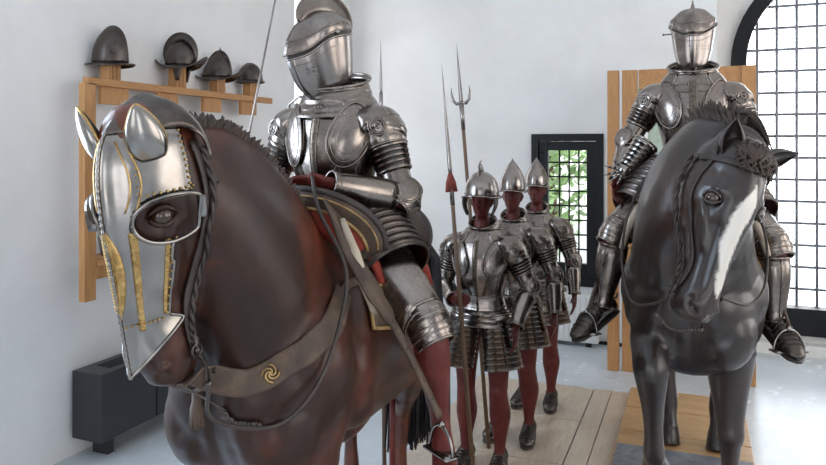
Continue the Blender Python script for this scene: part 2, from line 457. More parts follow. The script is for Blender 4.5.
# ---------------------------------------------------------------- light: overcast daylight at the windows, plus added fill from unseen right and front
wd = bpy.data.worlds.new('world'); sc.world = wd; wd.use_nodes = True; nt = wd.node_tree; bg = nt.nodes['Background']
tc = N(nt, 'ShaderNodeTexCoord'); sx = N(nt, 'ShaderNodeSeparateXYZ'); nt.links.new(tc.outputs['Generated'], sx.inputs[0])
nt.links.new(ramp(nt, sx.outputs['Z'], [(0, (.97,.98,1.0)), (.6, (.84,.91,1.0))]), bg.inputs['Color']); bg.inputs['Strength'].default_value = 1.5
def area(name, loc, rot, sx_, sy_, power, color):
    l = bpy.data.lights.new(name, 'AREA'); l.shape = 'RECTANGLE'; l.size = sx_; l.size_y = sy_; l.energy = power; l.color = color
    o = bpy.data.objects.new(name, l); COL.objects.link(o); o.location = loc; o.rotation_euler = rot; return o
area('daylight_left_window', (XL-.05, 1.25, 2.15), (0, -PI/2, 0), 2.2, 1.8, 90, (.62,.79,1))
area('fill_right_near', (XR+.05, 1.4, 2.15), (0, PI/2, 0), 2.4, 2.3, 20, (1,.86,.70))  # added warm fill from the unseen right wall
area('fill_right_far', (XR+.05, 4.5, 2.15), (0, PI/2, 0), 2.4, 2.1, 22, (1,.92,.82))  # second added fill, farther along the unseen right wall
area('fill_front_high', (XL+2.05, YF-.05, 2.1), (PI/2, 0, 0), 1.7, 2.1, 9, (.94,.97,1))  # added behind the camera to light and reflect in the armour
area('fill_front_low', (XL+4.9, YF-.05, 1.3), (PI/2, 0, 0), 1.4, 2.2, 9, (.95,.96,1))  # added low fill behind the camera, source unseen
area('daylight_big_window', (1.3, YN+.35, 1.9), (-PI/2, 0, 0), 2.0, 3.2, 55, (.9,.95,1))
area('daylight_far_left_window', (XL-.3, 6.0, 2.3), (0, -PI/2, 0), 2.6, .7, 9, (.92,.96,1))
# ---------------------------------------------------------------- horses (local axes: facing -Y, origin on the ground under the saddle)
class Head:
    KEYS = [  # t, front, halfdepth, halfwidth
        (0.0, -.06, .085, .072), (.07, -.022, .115, .092), (.18, .0, .135, .106), (.32, .006, .142, .110), (.42, .002, .135, .098),
        (.54, -.002, .124, .078), (.66, -.004, .104, .063), (.78, -.006, .088, .058), (.87, -.008, .083, .064), (.93, -.014, .075, .064),
        (.98, -.030, .056, .052), (1.0, -.052, .032, .032)]
    def __init__(s, O, T, Fh, scale=1.0):
        s.O = V(O); d = V(T)-s.O; s.len = d.length; s.L = d.normalized(); F = V(Fh); s.F = (F-s.L*F.dot(s.L)).normalized(); s.S = s.F.cross(s.L).normalized()
        if s.S.x < 0: s.S = -s.S
        s.k = scale; s.D = cr(s.KEYS, 6)
    def key(s, t):
        D = s.D
        for a, b in zip(D[:-1], D[1:]):
            if a[0] <= t <= b[0]+1e-9:
                q = (t-a[0])/max(1e-9, b[0]-a[0]); return a+(b-a)*q
        return D[0] if t < 0 else D[-1]
    def P(s, t, f, x): return s.O+s.L*(t*s.len)+s.F*f*s.k+s.S*x*s.k
    def surf(s, t, ang, off=0):
        """ang 0 = front of the face, +90 = the horse's left cheek; egg section, narrower at the front"""
        _, fr, hd, hw = s.key(t); a = math.radians(ang)
        wd = hw*(1-.16*math.cos(a))
        return s.P(t, fr-hd+(hd+off)*math.cos(a), (wd+off)*math.sin(a))
    def mesh(s, mb):
        secs = []
        for d in s.D: secs.append([s.surf(d[0], 360*k/28) for k in range(28)])
        mb.rings(secs)

def horse_body(hd, neck, raised, hair, swing=0, dyf=0):
    mb = MB()
    # trunk
    K = [(-.86,1.13,.05,.05),(-.82,1.13,.15,.15),(-.72,1.11,.27,.235),(-.56,1.125,.335,.275),(-.35,1.145,.35,.285),(-.1,1.148,.348,.295),
         (.12,1.132,.323,.305),(.32,1.147,.313,.30),(.50,1.185,.295,.285),(.65,1.22,.255,.265),(.78,1.23,.20,.21),(.86,1.23,.10,.10)]
    D = cr(K, 5); secs = []
    for y, zc, h, w_ in D:
        secs.append([V((w_*math.sin(2*PI*k/32)*(1+.06*math.cos(2*PI*k/32)*-1), y, zc+h*math.cos(2*PI*k/32))) for k in range(32)])
    mb.rings(secs)
    # neck: (crest y,z) (throat y,z) halfwidth, x shift
    D = cr(neck, 5); secs = []
    for cy, cz, ty, tz, w_, xs in D:
        c = V((xs,(cy+ty)/2,(cz+tz)/2)); v = V((0,cy-ty,cz-tz))/2
        ring = []
        for k in range(28):
            a = 2*PI*k/28; ring.append(c+v*math.cos(a)+V((w_*math.sin(a)*(1-.22*math.cos(a)),0,0)))
        secs.append(ring)
    mb.rings(secs)
    hd.mesh(mb)
    # jaw / throat bridge
    mb.ball(hd.P(.22,-.15,0), .10, 8, (.8,1,1)); mb.ball(hd.P(.08,-.10,0), .10, 8, (.95,1,1))
    # poll link
    a = hd.P(.04,-.10,0); c = V((neck[-1][5], (neck[-1][0]+neck[-1][2])/2, (neck[-1][1]+neck[-1][3])/2))
    mb.loft([(*c,.10,.13), (*((a+c)/2),.098,.125), (*a,.09,.11)], 4, 20)
    # lips and chin
    mb.ball(hd.P(.95,-.11,0), .044, 8, (.95,1,.9)); mb.ball(hd.P(.90,-.045,.035), .03, 8); mb.ball(hd.P(.90,-.045,-.035), .03, 8)
    for s_ in (-1, 1):
        # shoulder and chest muscle
        mb.ball((s_*.15,-.55,1.14), .19, 10, (.75,1.05,1.25)); mb.ball((s_*.10,-.68,1.02), .165, 10, (.95,.9,1.05))
        mb.ball((s_*.185,-.40,1.02), .13, 10, (.8,1.1,1.1))
        up = raised and s_ == -1
        if not up:
            mb.loft([(s_*.165,-.50+dyf*.4,1.10,.12,.15),(s_*.16,-.47+dyf*.8,.95,.115,.13),(s_*.155,-.46+dyf,.80,.098,.10),(s_*.155,-.465+dyf,.66,.074,.075),(s_*.158,-.475+dyf,.56,.058,.062),
                 (s_*.158,-.478+dyf,.51,.060,.066),(s_*.157,-.47+dyf,.45,.045,.05),(s_*.156,-.465+dyf,.33,.036,.042),(s_*.156,-.465+dyf,.23,.044,.05),(s_*.156,-.49+dyf,.16,.038,.04),(s_*.156,-.52+dyf,.09,.052,.058)], 4, 18)
            mb.loft([(s_*.156,-.50+dyf,.11,.050,.056),(s_*.156,-.52+dyf,.05,.060,.068),(s_*.156,-.53+dyf,.0,.066,.076)], 3, 18)
        else:
            mb.loft([(s_*.16,-.50,1.10,.11,.15),(s_*.165,-.60,1.0,.10,.13),(s_*.165,-.70,.94,.088,.10),(s_*.162,-.79,.92,.078,.082),(s_*.158,-.835,.87,.074,.074),
                 (s_*.155,-.83,.80,.062,.062),(s_*.152,-.81,.70,.046,.050),(s_*.15,-.785,.58,.040,.045),(s_*.15,-.765,.50,.047,.052),(s_*.15,-.72,.45,.038,.042),(s_*.15,-.67,.42,.05,.05)], 4, 18)
            mb.loft([(s_*.15,-.70,.43,.046,.05),(s_*.15,-.64,.39,.058,.062),(s_*.15,-.60,.365,.064,.07)], 3, 18)
        # hind leg
        mb.ball((s_*.165,.46,1.10), .21, 10, (.75,1.1,1.25))
        mb.loft([(s_*.17,0.490,1.15,.13,.24),(s_*.175,0.430,.97,.11,.18),(s_*.17,0.490,.82,.085,.12),(s_*.155,0.610,.68,.06,.08),(s_*.145,0.700,.58,.050,.068),(s_*.14,0.705,.52,.046,.058),
                 (s_*.135,0.690,.38,.036,.042),(s_*.13,0.685,.23,.045,.05),(s_*.13,0.660,.16,.038,.04),(s_*.13,0.630,.09,.05,.055)], 4, 18)
        mb.loft([(s_*.13,0.650,.11,.048,.055),(s_*.13,0.630,.05,.058,.066),(s_*.13,0.620,.0,.064,.074)], 3, 18)
    me = remesh(mb, .0115, 5, 'body')
    # crest roll, shoulder line, chest split, ribs
    sculpt(me, [((0,-.87,1.08),(.03,.15,.2),-.035)])
    for s_ in (-1, 1):
        groove(me, [(s_*.20,-.30,1.50),(s_*.27,-.44,1.25),(s_*.24,-.62,1.0)], .035, -.02)
        groove(me, [(s_*.12,-.80,1.02),(s_*.20,-.66,.93),(s_*.27,-.40,.92)], .026, -.026)
        groove(me, [(s_*.035,-.86,1.18),(s_*.05,-.84,1.0),(s_*.09,-.72,.88)], .03, -.014)
        groove(me, [(s_*.20,-.52,1.42),(s_*.14,-.80,1.25)], .05, -.012)
        sculpt(me, [((s_*.29,-.42,1.10),(.1,.12,.14),.022), ((s_*.25,-.62,1.20),(.1,.1,.12),.02)])
        groove(me, [(s_*.30,.24,1.35),(s_*.31,.27,1.10),(s_*.24,.27,.95)], .05, -.014)
    if swing:
        co = co_np(me); co[:,0] -= swing*np.clip(co[:,1]-.15, 0, None)**1.2; me.vertices.foreach_set('co', co.ravel()); me.update()
    H = hd; Fv = tuple(H.F); 
    for x in (-1, 1):
        eye = H.surf(.335, x*52)
        sculpt(me, [(tuple(H.surf(.335, x*54)), .034, -.016), (tuple(H.surf(.285, x*50)), .024, .013), (tuple(H.surf(.20, x*60)), .035, -.012)])
        groove(me, [H.surf(.37, x*66), H.surf(.46, x*60), H.surf(.60, x*56)], .010, .008)           # facial crest
        groove(me, [H.surf(.40, x*80), H.surf(.52, x*88), H.surf(.66, x*84)], .016, -.008)
        groove(me, [H.surf(.47, x*40), H.surf(.62, x*44), H.surf(.80, x*44)], .018, -.006)
        groove(me, [H.surf(.98, x*100), H.surf(.93, x*112), H.surf(.87, x*118)], .007, -.010)        # mouth
        sculpt(me, [(tuple(H.surf(.905, x*44)), .020, .012)])
        groove(me, [H.surf(.935, x*40), H.surf(.905, x*50), H.surf(.885, x*52)], .012, -.034)        # nostril
        sculpt(me, [(tuple(H.surf(.908, x*48)), (.017,.017,.017), .040, tuple((H.surf(.88, x*30, -.06)-H.surf(.908, x*48)).normalized()))])
        groove(me, [H.surf(.52, x*100), H.surf(.36, x*132), H.surf(.22, x*128)], .02, .007)           # jaw edge
    return me

def ear(H, x, rise, out, fwd, length=.175, wid=.042):
    """hollow leaf-shaped ear; x = side"""
    base = H.surf(.05, x*52); tip = base + H.S*x*out - H.L*rise + H.F*fwd
    ax = (tip-base).normalized(); face = (H.F*.8+H.S*x*.45); face = (face-ax*face.dot(ax)).normalized(); sd = ax.cross(face)
    mb = MB(); secs = []; n = 22
    for i in range(n+1):
        t = i/n; w_ = wid*(math.sin(PI*min(1, .22+.78*t))**.75)*(1.0 if t < .5 else (1-(t-.5)*.5)); w_ = max(w_, .003)
        c = base+ax*(length*t-.02)+face*(-.012*math.sin(PI*t))+sd*0.0
        ring = []
        for k in range(9): a = -2.15+4.3*k/8; ring.append(c+sd*math.sin(a)*w_-face*math.cos(a)*w_*.75)
        for k in range(9): a = 2.15-4.3*k/8; kk = .80; ring.append(c+sd*math.sin(a)*w_*kk-face*math.cos(a)*w_*.75*kk+face*.002)
        secs.append(ring)
    mb.rings(secs, True, True); return mb

def eye_parts(H, x, parent):
    c = H.surf(.335, x*54, -.005); mb = MB(); nrm = (H.surf(.335, x*54, .02)-c).normalized()
    mb.ball(c, .0265, 10); e = mb.build('eye', M['eye'], parent)
    mb = MB(); u = H.L; w_ = nrm.cross(u)
    for sg, lift in ((-1, .025), (1, .021)):
        pts = []
        for i in range(9):
            a = -1+2*i/8; pts.append(c+w_*a*.036+u*sg*lift*(1-a*a)+nrm*(.017-.014*a*a))
        mb.tube(pts, [.003+.005*math.sin(PI*i/8) for i in range(9)], 6)
    mb.build('eyelid', parent_mat[0], parent)
parent_mat = [None]

def tufts(pts_fn, n, mb, L=(.05,.08), r=.007, rnd=None, lean=0):
    for i in range(n):
        p, up, side = pts_fn(i/(n-1)); l = rnd.uniform(*L)
        d = (up+side*rnd.uniform(-.55,.55)).normalized(); q = [p-up*.02]
        c = side*rnd.uniform(-.02,.02)
        for j in range(1, 5): t = j/4; q.append(p+d*l*t+c*t*t)
        mb.tube(q, [r*1.2, r*1.3, r*1.1, r*.7, r*.15], 5)

def bridle(root, tree, H, neck_c, cover=False, reins=True, rich=False):
    b = MB()
    def hs(t, a, o=.0): return H.surf(t, a, o)
    for x in (-1, 1):
        if not cover:
            strap(b, tree, [hs(.03,x*78), hs(.12,x*72), hs(.24,x*82), hs(.40,x*86), hs(.55,x*80), hs(.70,x*76), hs(.84,x*92)], .020, .004, 6, .005)
        else:
            strap(b, tree, [hs(.10,x*100), hs(.26,x*104), hs(.42,x*102), hs(.58,x*96), hs(.72,x*92), hs(.86,x*100)], .020, .005, 6, .006)
        # loose twisted second cheek rope
        P, N_ = snap_path(tree, [hs(.13,x*110), hs(.28,x*112), hs(.46,x*108), hs(.62,x*104), hs(.76,x*100), hs(.86,x*104)], 10, .014)
        for ph in (0, PI):
            b.tube([P[i]+N_[i]*.005*math.sin(i*.9+ph)+H.F*.005*math.cos(i*.9+ph) for i in range(len(P))], .0062, 5)
    for x in (-1, 1): strap(b, tree, [hs(.12,x*98), hs(.20,x*112), hs(.28,x*124)], .018, .004, 6, .006)
    b.build('cheek_strap', M['leather_dark'], root)
    b = MB()
    if not cover:
        strap(b, tree, [hs(.13,-92), hs(.12,-60), hs(.125,-30), hs(.13,0), hs(.125,30), hs(.12,60), hs(.13,92)], .024, .006, 6, .006, studs=0)
        b.build('browband', M['leather_dark'], root)
    # bit: mouthpiece, shanks and curb
    b = MB()
    for x in (-1, 1):
        c = hs(.875, x*100, .014); b.tube([c+H.F*.018*math.cos(a)+H.L*.018*math.sin(a) for a in [2*PI*k/14 for k in range(14)]], .0042, 6, loop=True)
        e = c+H.L*.11-H.F*.03
        b.tube([c-H.L*.05, c, c+H.L*.05-H.F*.025, e], .0048, 6); b.ball(e, .009, 6); b.ball(c, .010, 6)
    b.tube([hs(.875,-100,.014), hs(.9,180,-.02), hs(.875,100,.014)], .005, 6)
    ch = cr([hs(.875,-100,.014)+H.L*.11-H.F*.03, hs(.99,180,.02)+H.L*.07, hs(.875,100,.014)+H.L*.11-H.F*.03], 9)
    for i, p in enumerate(ch): b.ball(p, .0075, 5, (1,.7,1))
    b.build('curb_bit', M['steel_dark'], root)
def frame_tree(me):
    return BVHTree.FromPolygons([v.co.copy() for v in me.vertices], [tuple(p.vertices) for p in me.polygons])
NECK_L = [(-.10,1.47,-.74,.98,.24,0),(-.27,1.53,-.83,1.15,.215,0),(-.42,1.68,-.88,1.30,.19,0),(-.60,1.82,-.93,1.42,.165,0),(-.80,1.905,-.98,1.53,.135,0),(-1.0,1.91,-1.04,1.65,.105,0)]
HL = Head((0,-1.215,1.895), (0,-1.085,1.215), (0,-1,-.1), 1.04)
CH = .91
hL = thing('armoured_horse', 'brown horse model wearing a gilt steel face plate, in front at left', 'horse', (-1.27,2.45,0))
me = horse_body(HL, NECK_L, False, True, .42, -.14); body = put(me, 'body', M['bay'], hL); treeL = frame_tree(me)
parent_mat[0] = M['bay']
for x in (-1, 1): eye_parts(HL, x, hL)
rnd = random.Random(5)
def crest_fn(neck, off=-.004):
    D = cr([(k[0], k[1], k[5], k[2], k[3]) for k in neck], 12)
    def f(t):
        i = min(len(D)-1, int(t*(len(D)-1))); d = D[i]; p = V((d[2], d[0], d[1])); up = (V((d[2],d[0],d[1]))-V((d[2],d[3],d[4]))).normalized()
        return p-up*.008, up, V((1,0,0))
    return f
def mane(neck, root, n, L, name='mane', r=.0075):
    f = crest_fn(neck); mb = MB()
    for k, xo in enumerate((-.03,-.018,-.006,.006,.018,.03)):
        def g(t, xo=xo): p, up, s = f(t); return p+s*(xo+rnd.uniform(-.004,.004))-up*abs(xo)*.5, up+s*xo*14, V((0,-.6,.2))
        tufts(g, n, mb, L, r, rnd)
    return mb.build(name, M['mane'], root)
mane(NECK_L, hL, 110, (.022,.042), r=.0085)
bridle(hL, treeL, HL, None, cover=True)
# ---- chamfron
def sheet(fn, us, vs, mask=None):
    mb = MB(); idx = {}; n = len(vs)
    pts = [[fn(u, v) for v in vs] for u in us]; flat = [p for r in pts for p in r]; fs = []
    for i in range(len(us)-1):
        for j in range(n-1):
            if mask is None or mask((us[i]+us[i+1])/2, (vs[j]+vs[j+1])/2): fs.append((i*n+j, i*n+j+1, (i+1)*n+j+1, (i+1)*n+j))
    used = sorted({a for f in fs for a in f}); mp = {a: k for k, a in enumerate(used)}
    mb.add([flat[a] for a in used], [tuple(mp[a] for a in f) for f in fs]); return mb
def ch_pt(t, a, off=0):
    keel = .016*math.exp(-(a/9)**2)+.012*math.exp(-((abs(a)-0)/30)**2)
    flare = .035*smoothstep(.74,.95,t/CH)*(abs(a)/70)
    tip = 0
    p = HL.surf(min(t,.9), a, .012+off+keel+flare*.6)
    if t > .9: p = p+HL.L*(t-.9)*HL.len+HL.F*.02*(t-.9)*5
    return p
def eyehole(t, a): return ((t-.345)/.085)**2+((abs(a)-62)/36)**2 < 1
def ch_amax(t):
    t = t/CH
    if t < .2: return 85
    if t < .30: return 85
    if t < .42: return 62+26*0
    if t < .76: return 66-(t-.42)*10
    return 62+smoothstep(.76,.80,t)*20-max(0,(t-.80))/.17*78
us = [i/110*.985*CH for i in range(2,111)]
def chf(u, v): return ch_pt(u, v*max(2, (ch_amax(u) if not (.2 < u < .5) else 85*(1-smoothstep(.36,.45,u))+62*smoothstep(.36,.45,u))))
def ang(u, v): return v*max(2, (ch_amax(u) if not (.2 < u < .5) else 85*(1-smoothstep(.36,.45,u))+62*smoothstep(.36,.45,u)))
vs = [-1+2*j/64 for j in range(65)]
cham = thing('chamfron', 'x', 'x'); bpy.data.objects.remove(cham)
mb = sheet(chf, us, vs, lambda u, v: not eyehole(u, ang(u, v)))
ch = mb.build('chamfron', M['steel_bright'], hL, thick=.003, off=-1); part(ch, 'bright steel face plate with gilt bands')
# rims and rolled edges
mb = MB()
for x in (-1, 1):
    ring = []
    for k in range(40):
        a = 2*PI*k/40; t_, a_ = .345+.085*math.cos(a), x*min(87, 62+36*math.sin(a)); ring.append(ch_pt(t_, a_, .006+.018*max(0, -math.cos(a))*.6))
    mb.tube(ring, .0055, 7, loop=True)
    # hood over the eye
    secs = []
    for k in range(25):
        a = PI*.42+PI*1.16*k/24
        t_, a_ = .345+.085*math.cos(a), x*min(87, 62+36*math.sin(a)); p0 = ch_pt(t_, a_, .0); p1 = ch_pt(t_+.016*-math.cos(a)*.3, a_, .028)
        secs.append([p0, p1, p1+HL.F*.002, p0+HL.L*.004])
    mb.rings(secs, True, True)
    e = [ch_pt(u, x*(abs(ang(u, 1))), .002) for u in us if u > .45 or u < .26 and u > .05]
    mb.tube([ch_pt(u, x*abs(ang(u,1)), .002) for u in us if u >= .42], .0042, 6)
mb.build('rolled_edge', M['steel_bright'], ch)
mb = MB()
for x in (-1, 1):
    # gilt bands: slightly raised strips down the plate
    for a0, a1, t0, t1 in ((20,29,.37,.73),(55,60.5,.42,.69)):
        uu = [t0+(t1-t0)*i/40 for i in range(41)]; secs = []
        for u in uu:
            secs.append([ch_pt(u, x*(a0+(a1-a0)*q), .0022) for q in (0,.5,1)]+[ch_pt(u, x*(a0+(a1-a0)*q), -.001) for q in (1,.5,0)])
        mb.rings(secs, True, True)
        for u in uu[::3]: mb.rivet(ch_pt(u, x*(a0+a1)/2, .003), HL.F+HL.S*x*.5, .0035)
    # forehead scroll bands between ear and brow
    for off_a in (0, 10):
        P = [ch_pt(.06+.24*i/20, x*(12+off_a+16*math.sin(PI*i/24)), .003) for i in range(21)]; mb.tube(P, .0026, 5)
    for u in [.05+.021*i for i in range(12)]:
        mb.rivet(ch_pt(u, x*82, .002), HL.S*x, .0042); mb.rivet(ch_pt(u, x*34, .002), HL.F, .0034)
    for i in range(9): mb.rivet(ch_pt(.25-.0*i, x*(36+6*i), .003), HL.F+HL.S*x, .0042)
    for u in [.42+.03*i for i in range(10)]: mb.rivet(ch_pt(u, x*(abs(ang(u,1))-2.5), .002), HL.S*x+HL.F, .0036)
    for i in range(10): mb.rivet(ch_pt(.705, x*6*i, .004), HL.F+HL.S*x*.4, .0034)
# central leaf-shaped gilt ornament below the forehead
secs = []
for i in range(31):
    u = .35+.33*i/30; w_ = 11*math.sin(PI*i/30)**.8+.4
    secs.append([ch_pt(u, w_*q, .0035) for q in (-1,-.6,-.3,0,.3,.6,1)]+[ch_pt(u, w_*q, -.001) for q in (1,.6,.3,0,-.3,-.6,-1)])
mb.rings(secs, True, True)
rr_ = random.Random(3)
for i in range(26):
    u = .37+.28*i/26; w_ = 8*math.sin(PI*(u-.35)/.33)
    for sg in (-1, 1):
        c = ch_pt(u, sg*w_*.55, .006); mb.tube([c+(HL.L*math.cos(k)+HL.S*math.sin(k))*.0065*(1-k/9) for k in [j*.7 for j in range(9)]], .0016, 4)
g = mb.build('gilt_ornament', M['brass'], ch); part(g, 'gilt engraved bands and rivets')
# keel ridge cord
mb = MB(); P = [ch_pt(u, 0, .003) for u in us if u > .02]
mb.tube(P, [.004+.0012*math.sin(i*2.2) for i in range(len(P))], 6); mb.build('centre_ridge', M['steel_bright'], ch)
# ear guards
def ear_guard(x, tipoff):
    base = HL.surf(.10, x*48, .012); tip = HL.surf(.065, x*48, .0)+tipoff; ax = (tip-base).normalized(); ln = (tip-base).length
    face = (HL.F*.75+HL.S*x*.65); face = (face-ax*face.dot(ax)).normalized(); sd = ax.cross(face); secs = []
    n = 18; rim = []; prof = []
    for i in range(n+1):
        t = i/n; w_ = .047*math.sin(PI*(.16+.84*t)**.85)**.7*(1-.15*t); w_ = max(w_, .002); c = base+ax*(ln*t*1.0-.02); ring = []
        for k in range(13):
            a = -1.75+3.5*k/12; ring.append(c+sd*math.sin(a)*w_+face*math.cos(a)*w_*.6)
        secs.append(ring)
    mb = MB(); mb.rings(secs, False, False)
    o = mb.build('ear_guard', M['steel_bright'], ch, thick=.002)
    mb = MB()
    mb.tube([r[0] for r in secs]+[r[-1] for r in reversed(secs)], .0042, 6)
    mb.build('ear_guard_edge', M['brass'], ch)
    mb = MB(); secs2 = []
    for i in range(n+1):
        t = i/n; w_ = .045*math.sin(PI*(.16+.84*t)**.85)**.7*(1-.15*t)*.9+.001; c = base+ax*(ln*t*.96-.02)-face*.004
        secs2.append([c+sd*math.sin(2*PI*k/12)*w_-face*abs(math.cos(2*PI*k/12))*w_*.4 for k in range(12)])
    mb.rings(secs2); mb.build('ear', M['mane'], hL)
ear_guard(1, -HL.L*.105+HL.S*.02+HL.F*.05)
ear_guard(-1, -HL.L*.10-HL.S*.06+HL.F*.03)
# poll plate (dark crinet lame over the top of the neck behind the ears)
def poll(u, v):
    # u 0..1 back along the crest, v -1..1 across
    a = v*1.5; A = ch_pt(.035, v*84, .004); B = V((math.sin(a)*.118, -1.015+.03*abs(v), 1.80+math.cos(a)*.150+.012*math.exp(-(v/.08)**2)))
    return A+(B-A)*u+V((math.sin(a)*.022,0,.050*math.cos(a*.8)))*math.sin(PI*u)
mb = sheet(poll, [i/16 for i in range(17)], [-1+2*j/32 for j in range(33)])
pp = mb.build('poll_plate', M['steel_dark'], ch, thick=.003)
mb = MB(); mb.tube([poll(1, -1+2*j/24)+V((0,.002,0)) for j in range(25)], .006, 6); mb.tube([poll(u/10, -1) for u in range(11)], .004, 6); mb.tube([poll(u/10, 1) for u in range(11)], .004, 6)
for j in range(9): mb.rivet(poll(.92, -.9+1.8*j/8), poll(.92,-.9+1.8*j/8)-V((0,-.95,1.8)), .005)
mb.build('poll_plate_edge', M['steel_plain'], pp)
# breast strap, reins, tassel
mb = MB()
for x in (1, -1):
    strap(mb, treeL, [(0,-.96,1.19),(x*.14,-.91,1.21),(x*.24,-.78,1.26),(x*.29,-.68,1.31),(x*.31,-.56,1.37),(x*.30,-.42,1.43)], .075, .006, 8, .007)
    strap(mb, treeL, [(x*.30,-.43,1.43),(x*.28,-.30,1.46),(x*.24,-.18,1.50)], .03, .006, 8, .009)
bs = mb.build('breast_strap', M['leather'], hL)
mb = MB(); P, N_ = snap_path(treeL, [(.20,-.85,1.235),(.215,-.82,1.245)], 4, .016)
for k in range(4):
    a = PI/2*k+.78; c = P[2]; u = N_[2].orthogonal().normalized(); w_ = N_[2].cross(u)
    mb.tube([c+(u*math.cos(a+q)+w_*math.sin(a+q))*(.022*q/3) for q in [j*.6 for j in range(7)]], .003, 5)
mb.build('strap_buckle', M['brass'], bs)
mb = MB()
# long rein looping down the chest and back to the rider
R1 = [HL.surf(.875,100,.014)+HL.L*.11-HL.F*.03, (.10,-.95,1.13),(.22,-.84,1.09),(.28,-.72,1.17),(.30,-.62,1.33),(.28,-.55,1.48),(.16,-.50,1.64),(.04,-.34,1.75)]
P = []
for d in cr(R1, 12):
    d = V(d); h = treeL.find_nearest(d)
    if h[0] is not None and ((d-h[0]).dot(h[1]) < .012): d = h[0]+h[1]*.012
    P.append(d)
for _ in range(3): P = [P[0]]+[(P[i-1]+P[i]*2+P[i+1])/4 for i in range(1,len(P)-1)]+[P[-1]]
mb.tube(P, .0065, 7)
mb.build('rein', M['leather_dark'], hL)
mb = MB(); P = cr([V((.02,-1.05,1.02)), V((.06,-1.0,.98)), V((.13,-.92,.97)), V((.22,-.83,.96))], 8)
P = []
for d in cr([(.03,-.98,1.14),(.06,-.97,1.10),(.11,-.95,1.075),(.18,-.90,1.07),(.24,-.82,1.09)], 9):
    h = treeL.find_nearest(V(d)); P.append(h[0]+h[1]*.01)
mb.tube(P, .003, 5)
for i, p in enumerate(P): mb.ball(p, .0085, 5, (1,.6,.9) if i % 2 else (.6,1,1))
mb.build('chest_chain', M['steel_dark'], hL)
mb = MB(); c0 = HL.P(1.05,-.12,-.0)
P = cr([HL.surf(.9,-100,.0)-HL.F*.03+HL.L*.05, HL.P(1.03,-.15,-.02), HL.P(1.10,-.19,0), HL.P(1.03,-.19,.05), HL.surf(.875,100,.014)+HL.L*.08-HL.F*.05], 8)
for ph in (0, PI): mb.tube([V(p)+V((.006*math.cos(i*.9+ph),0,.006*math.sin(i*.9+ph))) for i, p in enumerate(P)], .006, 5)
mb.build('halter_rope', M['leather_dark'], hL)
mb = MB(); q = HL.P(1.09,-.185,-.005); mb.tube([q, q+V((0,0,-.05)), q+V((0,0,-.07)), q+V((0,0,-.115)), q+V((0,0,-.125))], [.012,.014,.019,.019,.006], 10)
for k in range(12): mb.tube([q+V((.014*math.cos(k*PI/6),.014*math.sin(k*PI/6),-.06)), q+V((.020*math.cos(k*PI/6),.020*math.sin(k*PI/6),-.12))], .003, 4)
mb.build('tassel', M['leather'], hL)
# tail (long black hair seen behind the belly)
mb = MB(); rnd = random.Random(9)
for k in range(170):
    a = rnd.uniform(-1,1); b = rnd.uniform(-1,1); e = rnd.uniform(.55,.63)
    x0 = a*.03; y0 = .84+b*.03
    mb.tube([(x0,y0-.03,1.36),(x0*1.4,y0+.06,1.28),(x0+a*.05-.03,y0+.07+b*.02,1.05),(x0+a*.11-.05,y0+.04+b*.05,.70),(x0+a*.12-.05,y0+.02+b*.06,e-.22+.05*a)], [.006,.011,.011,.010,.005], 5)
mb.build('tail', M['black_hair'], hL)

# ================= right horse
NECK_R = [(-.10,1.50,-.74,.98,.25,0),(-.27,1.60,-.84,1.15,.245,0),(-.42,1.76,-.90,1.30,.225,.0),(-.56,1.87,-.94,1.40,.20,.01),(-.74,1.925,-.98,1.50,.165,.06),(-.90,1.91,-1.02,1.60,.125,.16)]
RZ = .05
HR = Head((.25,-1.12,1.79), (.045,-1.21,1.15), (.50,-.85,-.05), 1.22)
hR = thing('riding_horse', 'dark horse model with white blaze and one foreleg raised, at right', 'horse', (-.015,3.90,RZ))
me = horse_body(HR, NECK_R, True, True)
co = co_np(me); O = np.array(HR.O); d = co-O
t = d@np.array(HR.L)/HR.len; f = d@np.array(HR.F); s_ = d@np.array(HR.S)
cen = .012*np.sin(t*9); wd_ = np.interp(t, [.2,.27,.4,.6,.78,.86], [0,.026,.034,.024,.016,0])
mask = np.clip((wd_-np.abs(s_-cen)-.0025*np.sin(t*31))/.003, 0, 1)*(f > -.09)
at = me.attributes.new('blaze', 'FLOAT', 'POINT'); at.data.foreach_set('value', mask)
body = put(me, 'body', M['black_bay'], hR); treeR = frame_tree(me)
parent_mat[0] = M['black_bay']
for x in (-1, 1): eye_parts(HR, x, hR)
ear(HR, -1, .10, .035, .03, .135, .044).build('ear', M['black_bay'], hR)
ear(HR, 1, .085, .14, -.02, .17, .040).build('ear', M['black_bay'], hR)
mane(NECK_R, hR, 60, (.045,.085), r=.008)
